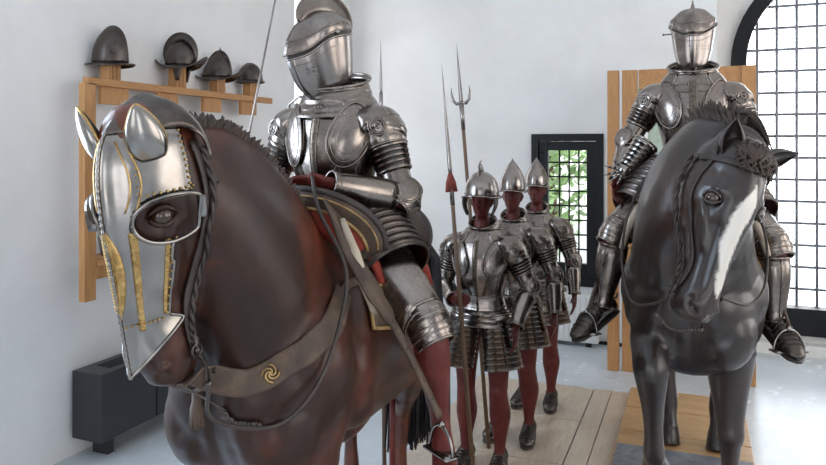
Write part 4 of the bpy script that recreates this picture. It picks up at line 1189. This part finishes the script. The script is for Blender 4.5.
# ---- saddle on the left horse
def saddle(root, tree, seat, red=True):
    mb = MB(); n = 22; secs = []
    for i in range(n+1):
        y = -.24+.50*i/n; u = (y)/.27; lift = .035+.05*abs(u)**2.2; ring = []
        for j in range(17):
            a = -1.15+2.3*j/16; x = .27*math.sin(a); h = tree.ray_cast(V((x,y,2.2)), V((0,0,-1)))
            z = (h[0].z if h[0] is not None else 1.3); ring.append(V((x, y, z+lift*math.cos(a*.9)+.012)))
        secs.append(ring)
    mb.rings(secs, False, False); seat_o = mb.build('seat', M['velvet'], root, thick=.02, off=1)
    mb = MB(); mb.tube([r[0] for r in secs], .010, 7); mb.build('seat_braid', M['gilt_trim'], seat_o); mb = MB(); mb.tube([r[-1] for r in secs], .010, 7); mb.build('seat_braid', M['gilt_trim'], seat_o)
    # pommel and cantle: upright bowed plates, red field inside a gilt border, leather rim
    for nm, yc, zb, hgt, wd_, ty in (('pommel', -.27, 1.44, .30, .27, -.10), ('cantle', .27, 1.42, .24, .26, .14)):
        P_ = MB(); R_ = MB(); C_ = MB(); outer = []; S_ = []
        for i in range(29):
            a = -1.75+3.5*i/28; outer.append((math.sin(a)*wd_, math.cos(a)))
        def pt(q, a, off=0):
            x = math.sin(a)*wd_*q; zz = zb-.10+(math.cos(a)*.18+.18)*q**.9*hgt/.30; bow = -.06*(math.sin(a)*q)**2*(-1 if ty > 0 else 1)
            return V((x, yc+ty*(zz-zb)/.3+(-bow)+off*(-1 if ty < 0 else 1), zz))
        for q in [k/8 for k in range(2,9)]: S_.append([pt(q, -1.75+3.5*i/28) for i in range(29)])
        P_.rings(S_, False, False); o = P_.build(nm, M['leather'], root, thick=.022, off=0)
        C_.rings([[pt(q, -1.5+3.0*i/28, .013) for i in range(29)] for q in (.5,.6,.7,.78)], False, False); C_.build('velvet_panel', M['velvet'], o, thick=.004, off=0)
        R_.tube([pt(1.0, -1.75+3.5*i/28) for i in range(29)], .013, 8); R_.build('rim', M['leather_dark'], o)
        R_ = MB(); R_.tube([pt(.80, -1.6+3.2*i/28, .015) for i in range(29)], .006, 6); R_.tube([pt(.93, -1.7+3.4*i/28, .012) for i in range(29)], .004, 6); R_.build('gilt_braid', M['gilt_trim'], o)
    # side flaps hugging the barrel
    for x in (-1, 1):
        mb = MB(); S_ = []; n2 = 14
        for i in range(n2+1):
            t = i/n2; ring = []
            for j in range(13):
                y = -.31+.38*j/12-.05*t+.02*math.sin(PI*j/12); z = 1.50-.30*t*(1-.25*abs(j/12-.5)*2)
                h = tree.find_nearest(V((x*.36, y, z))); p = h[0]+h[1]*.014 if h[0] is not None else V((x*.3,y,z)); ring.append(V((p.x, p.y, p.z)))
            S_.append(ring)
        mb.rings(S_, False, False); o = mb.build('flap', M['leather'], root, thick=.006, off=0)
        mb = MB(); mb.rings([[p+(p-V((0,p.y,1.15))).normalized()*.006 for p in r[3:10]] for r in S_[2:11]], False, False); mb.build('velvet_panel', M['velvet'], o, thick=.003, off=0)
        mb = MB(); lo = [r[0] for r in S_]+S_[-1][1:-1]+[r[-1] for r in reversed(S_)]; mb.tube(lo, .0065, 6)
        q = lambda r, j: r[j]+(r[j]-V((0,r[j].y,1.15))).normalized()*.009
        mb.tube([q(r,3) for r in S_[2:11]]+[q(S_[10],j) for j in range(4,9)]+[q(r,9) for r in reversed(S_[2:11])], .005, 6); mb.build('gilt_braid', M['gilt_trim'], o)
        mb = MB(); mb.tube([(x*.17,-.36,1.60),(x*.24,-.41,1.50),(x*.285,-.43,1.41),(x*.315,-.41,1.31)], [.010,.019,.019,.013], 10); mb.build('roll', M['canvas'], root)
sL = thing('war_saddle', 'leather war saddle with red velvet panels and gold braid on the left horse', 'saddle', (-1.27,2.45,0))
saddle(sL, treeL, 1.48)
mb = MB()
for x in (-1, 1):
    P = [V(p) for p in cr([(x*.11,-.33,1.65),(x*.22,-.42,1.52),(x*.32,-.44,1.39),(x*.36,-.38,1.28),(x*.41,-.31,1.13),(x*.485,-.27,.95)], 6)]
    secs = []
    for i, p in enumerate(P):
        t = (P[min(i+1,len(P)-1)]-P[max(0,i-1)]).normalized(); nrm = V((x,-.25,.1)); w_ = t.cross(nrm).normalized(); nn = w_.cross(t); wd_ = .034 if i < 14 else (.026 if i < 18 else .014); secs.append([p+w_*a*wd_+nn*b*.004 for a, b in ((-1,-1),(1,-1),(1,1),(-1,1))])
    s2 = MB(); s2.rings(secs)
    for i in range(18, len(P), 2): s2.rivet(P[i]+V((x*.005,-.001,0)), (x,-.25,.1), .004)
    so = s2.build('stirrup_strap', M['leather'], sL)
    stirrup(so, (x*.49,-.27,.835), (.75,-x*.55,0))
# prop rod under the left horse
mb = MB(); mb.tube([(0,0,0),(0,0,.80)], .014, 10); mb.tube([(0,0,0),(0,0,.012)], .05, 16)
o = mb.build('support_rod', M['redwood'], loc=(-1.33,3.03,0)); tag(o, 'thin brown support rod standing under the belly of the left horse', 'support')

# ---------------------------------------------------------------- rider at right
kR = thing('armoured_rider', 'steel-armoured knight with full leg armour, riding the dark horse with the white blaze', 'knight', (-.015,3.88,1.655))
sh = [(-.185,0,.455),(.185,0,.455)]; el = [(-.31,-.03,.22),(.275,-.05,.20)]; wr = [(-.355,-.13,.02),(.17,-.28,.20)]
hip = [(-.11,-.02,-.02),(.11,-.02,-.02)]; kn = [(-.355,-.26,-.24),(.34,-.28,-.26)]; an = [(-.42,-.27,-.60),(.35,-.30,-.60)]; toe = [(-.55,-.44,-.69),(.44,-.47,-.675)]
rider_body(kR, sh, el, wr, hip, kn, an, toe, [((-.05,-.5,-.85),(.8,-.5,.2),(.2,-.8,.4),.6), ((-.9,-.4,0),(0,0,-1),(0,-.4,.8),.8)])
bp, F = cuirass(kR, (0,0,.06)); gorget(kR, (0,-.0,.495), .104, .155, .095); fauld(kR, (0,0,.06), 3, h=.10)
close_helmet(kR, (0,-.02,.575), M['steel'], M['steel_plain'], .045, 0, 1.0)
for x in (0, 1):
    s_ = (-1,1)[x]
    pauldron(kR, sh[x], s_, el[x], F); arm_plates(kR, el[x], wr[x], sh[x], out=(s_,.1,.1), open_in=True)
    leg_plates(kR, hip[x], kn[x], an[x], front=(s_*.45,-.9,.2), greave=True)
    sab = sabaton(kR, V(an[x]), toe[x])
    mb = MB(); spur(mb, V(an[x])+V((0,0,-.02)), V(an[x])-V(toe[x]), (V(an[x])-V(toe[x])).cross(V((0,0,1)))); mb.build('spur', M['steel_plain'], sab)
    mb = MB(); H_, K_ = V(hip[x])+V((s_*.02,.0,.06)), V(kn[x]); s = sector(mb, H_, H_+(K_-H_)*.62, lames(0,1,8,.145,.13,.006), -115, 115, (s_*.45,-.6,.8), 30); edge(mb, s, .004, full=False, sides=True); mb.build('tasset', M['steel_dark'], kR, thick=.002)
sR = thing('war_saddle', 'leather saddle with red velvet panels under the right rider', 'saddle', (-.015,3.90,RZ+.0))
saddle(sR, treeR, 1.48)
for x in (-1, 1):
    s2 = MB(); e_ = 0.0 if x < 0 else -.075; s2.tube([(x*.25,-.12,1.50),(x*.33,-.14,1.35),(x*(.42+e_),-.26,1.20),(x*(.455+e_),-.33,1.08),(x*(.475+e_),-.375,1.00)], .008, 6); so = s2.build('stirrup_strap', M['leather'], sR)
    a_, t_ = V(an[(x+1)//2]), V(toe[(x+1)//2]); c = a_+(t_-a_)*.5+V((0,-.02,1.655-RZ-.075)); stirrup(so, c, (-(t_-a_).y, (t_-a_).x, 0), r=.07)
# loose steel gauntlet with spread fingers hanging from the saddle front
gt = thing('steel_gauntlet', 'bright steel gauntlet with flared laminated cuff hanging beside the right rider', 'gauntlet', (-.30,3.60,1.76))
mb = MB(); d = V((-.55,-.35,-.75)).normalized(); p0 = V((.07,.04,.10)); s = sector(mb, p0, p0+d*.15, lames(0,1,6,.062,.036,.004), n=20); mb.tube(s[0], .004, 6, loop=True); mb.build('cuff', M['steel_bright'], gt, thick=.002)
mb = MB(); c = p0+d*.17; mb.ball(c, .036, 8, (1,1,1)); u = d.orthogonal().normalized(); w_ = d.cross(u)
mb.build('hand_plate', M['steel_bright'], gt)
for k in range(5):
    mb = MB(); a = -1.2+k*.6; dr = (V((-.9*math.cos(a),-.25,math.sin(a)*.9))*1+d*.4).normalized(); L_ = (.06,.075,.08,.075,.06)[k]
    for j in range(3): mb.tube([c+dr*(.02+L_*j/3), c+dr*(.02+L_*(j+1)/3+.004)], [.0105-.002*j,.007-.002*j], 7)
    mb.build('finger', M['steel_bright'], gt)

# ---------------------------------------------------------------- three foot soldiers standing in file
def morion(parent, c, k=1.0, kind='cabasset', m='steel_plain', cheeks=False, lab=None):
    C0 = V(c); h = bpy.data.objects.new('helmet', None); COL.objects.link(h); h.parent = parent
    mb = MB(); secs = []; n = 36
    K = {'cabasset': [(0,.090,.118),(.05,.091,.118),(.10,.080,.103),(.15,.057,.072),(.19,.032,.038),(.218,.010,.011),(.232,.002,.002)],
         'burgonet': [(0,.108,.130),(.05,.106,.128),(.095,.092,.110),(.13,.066,.076),(.15,.035,.04),(.158,.006,.006)]}[kind]
    for z, wx, wy in cr(K, 5): secs.append([C0+V((wx*math.sin(2*PI*j/n), -wy*math.cos(2*PI*j/n), z))*k for j in range(n)])
    for s in secs:
        for j in (0, n//2): s[j] = s[j]+V((0,(-.004 if j == 0 else .004),.0))
    mb.rings(secs, False); mb.build('skull', M[m], h, thick=.002, off=-1)
    mb = MB(); B = []
    for q in (0, .5, 1):
        B.append([C0+V((((.100 if kind != 'cabasset' else .090)+(.026 if kind != 'cabasset' else .012)*q)*math.sin(2*PI*j/n), -((.125 if kind != 'cabasset' else .118)+(.034+.02*(math.cos(2*PI*j/n) > .6))*q)*math.cos(2*PI*j/n), -.012*q+.018*q*q*math.cos(2*PI*j/n)**2))*k for j in range(n)])
    mb.rings(B, False); mb.tube(B[-1], .0035, 6, loop=True)
    for j in range(0, n, 2): mb.rivet(secs[1][j]+V((0,0,.006)), secs[1][j]-C0, .0035)
    mb.build('brim', M[m], h, thick=.002)
    mb = MB(); P = [C0+V((0,-(wy+.003)*1.0,z))*k for z, wx, wy in cr(K, 5)]+[C0+V((0,(wy+.003),z))*k for z, wx, wy in reversed(cr(K, 5))]
    mb.tube(P, .0035, 6)
    if kind == 'burgonet':
        secs = []
        for i in range(11):
            t = i/10; a = .9-2.2*t; b = C0+V((0,-.10*math.sin(a)*1.0,.035+.125*max(.2,math.cos(a*.8))))*k; tp = b+V((0,-.035*math.sin(PI*t)-.02*t,.05*math.sin(PI*t)**.7))
            secs.append([b+V((-.005,0,-.01)), tp+V((-.0015,0,0)), tp+V((.0015,0,0)), b+V((.005,0,-.01))])
        mb.rings(secs); 
        mb.tube([C0+V((0,-.03,.15))*k, C0+V((0,-.06,.185))*k, C0+V((0.005,-.055,.215))*k, C0+V((.014,-.03,.235))*k], [.008,.008,.005,.001], 8)
    mb.build('comb', M[m], h)
    if cheeks:
        for x in (-1, 1):
            mb = MB(); secs = []
            for i in range(8):
                t = i/7; w_ = .040*(1-t*.75)+.004; z = -.005-.115*t; secs.append([C0+V((x*(.100+.012*math.sin(PI*t)-.02*t), -.03+q*w_-.02*t, z))*k for q in (-1,-.5,0,.5,1)])
            mb.rings(secs, False, False); mb.tube([s[0] for s in secs]+[s[-1] for s in reversed(secs)], .003, 5); mb.build('cheek_piece', M['steel_dark'], h, thick=.003)
    return h

def soldier(loc, label, first=False, rz=0, armx=0):
    t = thing('foot_soldier', label, 'suit of armour', loc, rz, None); t.scale = (.95,.95,.945)
    mb = MB(); W = .94
    mb.loft([(0,0,.88,.14,.10),(0,0,.98,.13,.095),(0,-.0,1.08,.115,.085),(0,-.01,1.22,.145,.10),(0,0,1.36,.13,.085),(0,0,1.42,.07,.06),(0,-.005,1.50,.042,.046),(0,-.01,1.56,.040,.044)], 4, 20)
    head_on(mb, (0,-.02,1.60), k=.80)
    an = []
    for x in (-1, 1):
        mb.loft([(x*.085,0,.92,.09,.10),(x*.095,-.005,.75,.078,.085),(x*.10,-.01,.60,.064,.068),(x*.10,-.012,.50,.056,.060),(x*.10,-.015,.455,.055,.062),(x*.102,.005,.38,.060,.064),(x*.104,.015,.31,.063,.068),(x*.105,.008,.20,.042,.045),(x*.105,0,.11,.032,.036),(x*.105,.0,.06,.036,.04)], 4, 16)
        mb.ball((x*.10,-.045,.485), .032, 8); foot_shape(mb, (x*.106,.02,.075), (x*.128,-.19,.075), .98)
    sh = [(-.175,0,1.345),(.175,0,1.345)]; el = [(-.245,.01,1.09),(.26,.015,1.09)]
    wr = [(-.105,-.235,1.05),(.27,-.07,.87)] if first else [(-.26,-.06,.86),(.285,-.05,.86)]
    if first: el[1] = (.275,.03,1.10); wr[1] = (.235,-.12,.90)
    for x in (0, 1):
        S, E, Wv = V(sh[x]), V(el[x]), V(wr[x]); mb.loft([(*S,.05,.05),(*((S+E)/2),.044,.044),(*E,.04,.04)], 4, 14); mb.loft([(*E,.04,.04),(*(E+(Wv-E)*.3),.041,.041),(*Wv,.025,.023)], 4, 14)
        s_ = (-1,1)[x]
        if first and x == 0: hand(mb, Wv, (.55,-.7,.1), (.8,.6,0), (.1,-.2,.9), 1.3)
        else: hand(mb, Wv, (0.02*s_,-.25,-1), (-s_,.0,0), (0,-1,0), .35)
    put(remesh(mb, .009, 2, 'mannequin'), 'mannequin', M['redwood'], t)
    for x in (-1, 1):
        sb = sabaton(t, (x*.106,.02,.078), (x*.128,-.19,.078), 'steel_dark', 1.06, 'shoe')
    bp, F = cuirass(t, (0,0,.955), k=.93); gorget(t, (0,-.0,1.385), .070, .125, .085)
    fauld(t, (0,0,.965), 3, k=.95, h=.09)
    for x in (0, 1):
        s_ = (-1,1)[x]; pauldron(t, sh[x], s_, el[x], F, k=.92, wing=first); arm_plates(t, el[x], wr[x], sh[x], out=(s_,.25,0), k=.95)
        mb = MB(); a0 = V((s_*.09,-.02,.93)); a1 = V((s_*.145,-.06,.63)); s = sector(mb, a0, a1, lames(0,1,10,.100,.122,.005), -100, 100, (s_*.45,-1,0), 28, .9); edge(mb, s, .004, full=False, sides=True)
        for i in range(9):
            for j in (1, 14, 27): mb.rivet(s[i*3+1][j], s[i*3+1][j]-a0, .0035)
        # rounded last lame
        mb.build('tasset', M['steel'], t, thick=.002)
    return t
z0 = .02
s1 = soldier((-1.13,3.86,z0), 'front standing suit of armour, crested helmet with hanging cheek pieces', True)
morion(s1, (0,-.02,1.64), .93, 'burgonet', cheeks=True)
s2 = soldier((-1.07,4.34,z0), 'middle one of the three standing suits of armour, tall pointed helmet')
morion(s2, (0,-.02,1.645), .90, 'cabasset')
s3 = soldier((-1.05,4.96,z0), 'rearmost standing suit of armour in pointed helmet, nearest the small window')
morion(s3, (0,-.02,1.645), .90, 'cabasset')

def polearm(loc, top, h, label, kind):
    t = thing('polearm', label, 'polearm', loc); T = V(top); d = T.normalized()
    mb = MB(); mb.tube([(0,0,0), d*h*.5, d*h], [.013,.0125,.011], 8); mb.build('shaft', M['shaft'], t)
    b = d*h; mb = MB(); sd = V((1,0,0)); sd = (sd-d*sd.dot(d)).normalized(); fd = d.cross(sd)
    def blade(p0, ax, L_, w_, th=.004):
        secs = []
        for i in range(9):
            q = i/8; w2 = w_*(1-q)**.8*(1 if q > .1 else .6+q*4); secs.append([p0+ax*L_*q+sd*w2, p0+ax*L_*q+fd*th*(1-q), p0+ax*L_*q-sd*w2, p0+ax*L_*q-fd*th*(1-q)])
        mb.rings(secs)
    if kind == 'fork':
        mb.tube([b-d*.14, b+d*.02], [.013,.016], 8); blade(b, d, .40, .014, .009)
        for x in (-1, 1): mb.tube([b+d*.03, b+d*.02+sd*x*.03, b+d*.045+sd*x*.052, b+d*.09+sd*x*.06, b+d*.13+sd*x*.058], [.010,.011,.010,.006,.001], 6)
    elif kind == 'spear':
        mb.tube([b-d*.12, b+d*.03], [.013,.013], 8); blade(b, d, .66, .013, .007)
    else:
        mb.tube([b-d*.12, b+d*.02], [.012,.011], 8); blade(b, d, .34, .010, .006)
    mb.build('spearhead', M['steel_plain'], t)
    if kind == 'spear':
        mb = MB(); q = b-d*.0
        for k in range(26): a = k*.242*6; mb.tube([q+d*.05+(sd*math.cos(a)+fd*math.sin(a))*.008, q+(sd*math.cos(a)+fd*math.sin(a))*.022, q-d*.05+(sd*math.cos(a)+fd*math.sin(a))*.030], [.003,.006,.004], 5)
        mb.build('tassel', M['rope'], t)
    return t
polearm((-1.085,3.56,z0), (-.135,0,1.65), 1.64, 'long spear with red tassel held by the front standing armour', 'spear')
polearm((-1.165,4.11,z0), (-.165,0,1.98), 2.08, 'three-pronged fork polearm rising behind the crested helmet', 'fork')
polearm((-1.655,3.66,0.0), (-.02,0,2), 2.14, 'plain pointed spear showing behind the left rider’s shoulder', 'plain')
# ---------------------------------------------------------------- timber decking, plinth, screen
dk = struct(bpy.data.objects.new('floor_decking', None)); COL.objects.link(dk)
rnd = random.Random(2); n_ = 0
ys = [5.42-.685*i for i in range(9)]
for i in range(8):
    y1, y0 = ys[i], ys[i+1]; cuts = [-1.61,-.712]
    mb = MB(); mb.box(((cuts[0]+cuts[1])/2,(y0+y1)/2,.01), (cuts[1]-cuts[0]-.008, y1-y0-.008, .02)); o = mb.build('deck_board', M['plank'], dk, smooth=False, bevel=.002)
for x0, x1 in ((-.706,-.585),(-.579,-.452)):
    mb = MB(); mb.box(((x0+x1)/2,2.7,.011), (x1-x0, 5.45, .022)); mb.build('deck_board', M['plank'], dk, smooth=False, bevel=.002)
pl = thing('horse_plinth', 'low oak plinth with grey mat under the dark horse', 'plinth', (-.05,3.85,0))
for i in range(6):
    mb = MB(); mb.box((-.02,1.42-.42*i+.0,.025), (.76,.412,.05)); mb.build('board', M['plinthwood'], pl, smooth=False, bevel=.004)
mb = MB(); mb.box((-.02,-.62,.0515), (.74,2.35,.005)); mb.build('mat', M['slate'], pl, smooth=False)
# timber screen with pale green panel behind the right rider
scn = thing('timber_screen', 'tall honey coloured timber screen with pale green panel behind the right rider', 'screen', (.0,6.02,0))
def P_(name, c, d, m, b=.004): mb = MB(); mb.box(c, d); return mb.build(name, M[m], scn, smooth=False, bevel=b)
X0 = -.68
P_('post', (X0+.045,0,1.24), (.09,.09,2.48), 'shelfwood'); P_('post', (X0+.175,.01,1.24), (.12,.07,2.48), 'shelfwood')
P_('post', (X0+1.06,0,1.24), (.10,.09,2.48), 'shelfwood')
P_('rail', (X0+.63,.01,2.40), (.77,.07,.16), 'shelfwood_x'); P_('rail', (X0+.63,.01,.12), (.77,.07,.16), 'shelfwood_x')
P_('panel', (X0+.63,.02,1.26), (.78,.02,2.12), 'panel'); P_('inner_rail', (X0+.30,.0,1.30), (.03,.05,2.04), 'reveal')
# ---------------------------------------------------------------- wall shelf with four open helmets
sf = thing('wall_shelf', 'honey coloured pine shelf frame fixed to the left wall', 'shelf', (XL,0,0))
def S_(name, c, d, m='shelfwood'): mb = MB(); mb.box(c, d); return mb.build(name, M[m], sf, smooth=False, bevel=.003)
XS = .20; y0, y1 = 3.03, 4.93
S_('post', (XS-.02,y0+.035,1.585), (.045,.085,1.27))
S_('rail', (XS-.02,(y0+y1)/2+.02,2.23), (.045,y1-y0,.045), 'shelfwood_x'); S_('shelf_board', (XS/2-.02,(y0+y1)/2+.10,2.235), (XS-.05,y1-y0-.20,.025), 'shelfwood_x')
for i, (ya, dy) in enumerate(((3.16,.22),(3.63,.20),(4.10,.20),(4.55,.20))): S_('bracket', (XS-.03,ya+dy/2,2.155), (.03,dy,.105))
S_('bracket', (XS-.03,y0+.20,1.12), (.03,.26,.11)); S_('rail', (XS-.02,(y0+y1)/2+.04,1.16), (.04,y1-y0-.09,.04), 'shelfwood_x'); S_('shelf_board', (XS/2-.02,(y0+y1)/2+.10,1.17), (XS-.05,y1-y0-.20,.025), 'shelfwood_x')
def open_helmet(loc, rz, label, kind, k=1.0):
    t = thing('open_helmet', label, 'helmet', loc, rz, None); n = 36
    mb = MB(); top = {'cabasset': .265, 'morion': .20, 'peaked': .22, 'plain': .18}[kind]
    secs = []
    for i in range(17):
        q = i/16; z = top*q; r = (1-q**2.6)**.62 if kind != 'peaked' else (1-q**1.75)**.8
        secs.append([V(((.098*r+.001)*math.sin(2*PI*j/n), -(.125*r+.001)*math.cos(2*PI*j/n)+(.02*q*q if kind in ('cabasset','peaked') else 0), z))*k for j in range(n)])
    mb.rings(secs, False); mb.build('skull', M['steel_dark'], t, thick=.003, off=-1)
    mb = MB(); B = []; cur = {'cabasset': .0, 'morion': .075, 'peaked': .055, 'plain': 0.0}[kind]; ext = {'cabasset': .045, 'morion': .05, 'peaked': .05, 'plain': .018}[kind]
    for q in (0,.25,.5,.75,1):
        ring = []
        for j in range(n):
            a = 2*PI*j/n; ca = math.cos(a); w_ = .098+ext*.55*q*(1-abs(ca)*.2); l = .125+(ext+cur*.6*abs(ca)**3)*q
            ring.append(V((w_*math.sin(a), -l*ca, -.022*q*(1-abs(ca)**2)*(1 if cur else .6)-.010*q+cur*q*q*abs(ca)**4))*k)
        B.append(ring)
    mb.rings(B, False); mb.tube(B[-1], .0035, 6, loop=True)
    for j in range(0,n,3): mb.rivet(secs[1][j], secs[1][j], .004)
    mb.build('brim', M['steel_dark'], t, thick=.002)
    mb = MB(); cs = []; ch = {'cabasset': .006, 'morion': .075, 'peaked': .008, 'plain': .004}[kind]
    for i in range(25):
        a = -1.45+2.9*i/24; hh = ch*math.cos(a*1.05)**.6 if math.cos(a*1.05) > 0 else 0
        q = min(1, max(0, abs(math.cos(a)))); zz = top*math.cos(a)**.9 if kind != 'peaked' else top*math.cos(a)**1.2
        b = V((0, .122*math.sin(a)+(.02*q if kind in ('cabasset','peaked') else 0), zz)); nrm = V((0, math.sin(a), math.cos(a)+.05)).normalized()
        cs.append([(b-nrm*.015+V((-.006,0,0)))*k, (b+nrm*hh+V((-.002,0,0)))*k, (b+nrm*hh+V((.002,0,0)))*k, (b-nrm*.015+V((.006,0,0)))*k])
    mb.rings(cs)
    if kind == 'peaked': mb.tube([V((0,.02,top-.01))*k, V((0,.028,top+.018))*k, V((0,.018,top+.034))*k], [.007,.005,.001], 6)
    mb.build('comb', M['steel_dark'], t)
    if kind == 'morion':
        for x in (-1, 1):
            mb = MB(); secs = []
            for i in range(7): q = i/6; w_ = .042*(1-.6*q); secs.append([V((x*(.098-.01*q), .01+e*w_, -.012-.12*q))*k for e in (-1,-.5,0,.5,1)])
            mb.rings(secs, False, False); mb.build('cheek_piece', M['steel_dark'], t, thick=.003)
    return t
for (yy, kind, lab, k_, rz, bh) in ((3.30,'cabasset','tall almond-shaped helmet with flat brim, nearest on the wall shelf',.86,-1.15,.115),
        (3.90,'morion','high-combed helmet with ear flaps on the wall shelf',.84,-1.25,.165),
        (4.34,'peaked','helmet with curved peak and upswept brim on the wall shelf',.90,-1.25,.125),
        (4.76,'plain','small round helmet with narrow brim, farthest on the wall shelf',.80,-1.1,.135)):
    mb = MB(); 
    for q in (-.034, 0, .034): mb.box((0,q,bh/2+.02), (.075,.030,bh+.04))
    b = mb.build('wooden_block', M['shelfwood'], smooth=False, bevel=.002, loc=(XL+.115,yy,2.2475)); tag(b, 'pine block on the shelf carrying the '+{'cabasset':'tall almond-shaped','morion':'high-combed','peaked':'curved-peak','plain':'small round'}[kind]+' helmet', 'block')
    open_helmet((XL+.115+(.03 if kind == 'morion' else 0),yy,2.2475+bh), rz, lab, kind, k_)
# leather flask on the lower shelf
t = thing('powder_flask', 'small dark metal flask leaning on the lower shelf rail', 'flask', (XL+.10,3.30,1.1825))
R_ = Matrix.Rotation(.22,3,'X'); mb = MB(); mb.tube([R_ @ V((0,0,z)) for z in (.008,.02,.12,.15,.165)], [.04,.043,.043,.034,.022], 16); mb.build('flask_body', M['steel_plain'], t)
mb = MB(); mb.tube([R_ @ V((0,0,z)) for z in (.16,.19,.20)], [.02,.018,.01], 12); mb.build('cap', M['steel_dark'], t)
# ---------------------------------------------------------------- heater
h = thing('convector_heater', 'long black metal convector heater on the floor along the left wall', 'heater', (XL+.03,3.09,0))
mb = MB(); mb.box((.115,.80,.32), (.23,1.60,.40)); mb.build('casing', M['heater'], h, smooth=False, bevel=.006)
mb = MB(); mb.box((.115,.80,.5205), (.11,1.35,.004)); mb.build('grille', M['darkslot'], h, smooth=False)
for yy in (.14, 1.45):
    mb = MB(); mb.box((.10,yy,.06), (.12,.05,.12)); mb.build('foot', M['heater'], h, smooth=False, bevel=.003)
mb = MB(); mb.box((.2325,.45,.32), (.004,.006,.38)); mb.build('seam', M['darkslot'], h, smooth=False); mb = MB(); mb.box((.2325,.95,.32), (.004,.006,.38)); mb.build('seam', M['darkslot'], h, smooth=False)
# white convector under the small window
h = thing('white_radiator', 'white radiator under the small grilled window', 'radiator', (-1.14,YB-.12,0))
mb = MB(); mb.box((0,0,.26), (.62,.09,.44))
for i in range(12): mb.box((-.28+.051*i,-.05,.26), (.035,.012,.40))
mb.build('casing', M['reveal'], h, smooth=False, bevel=.004)
for x in (-.22,.22):
    mb = MB(); mb.box((x,0,.02), (.05,.06,.045)); mb.build('foot', M['frame'], h, smooth=False)
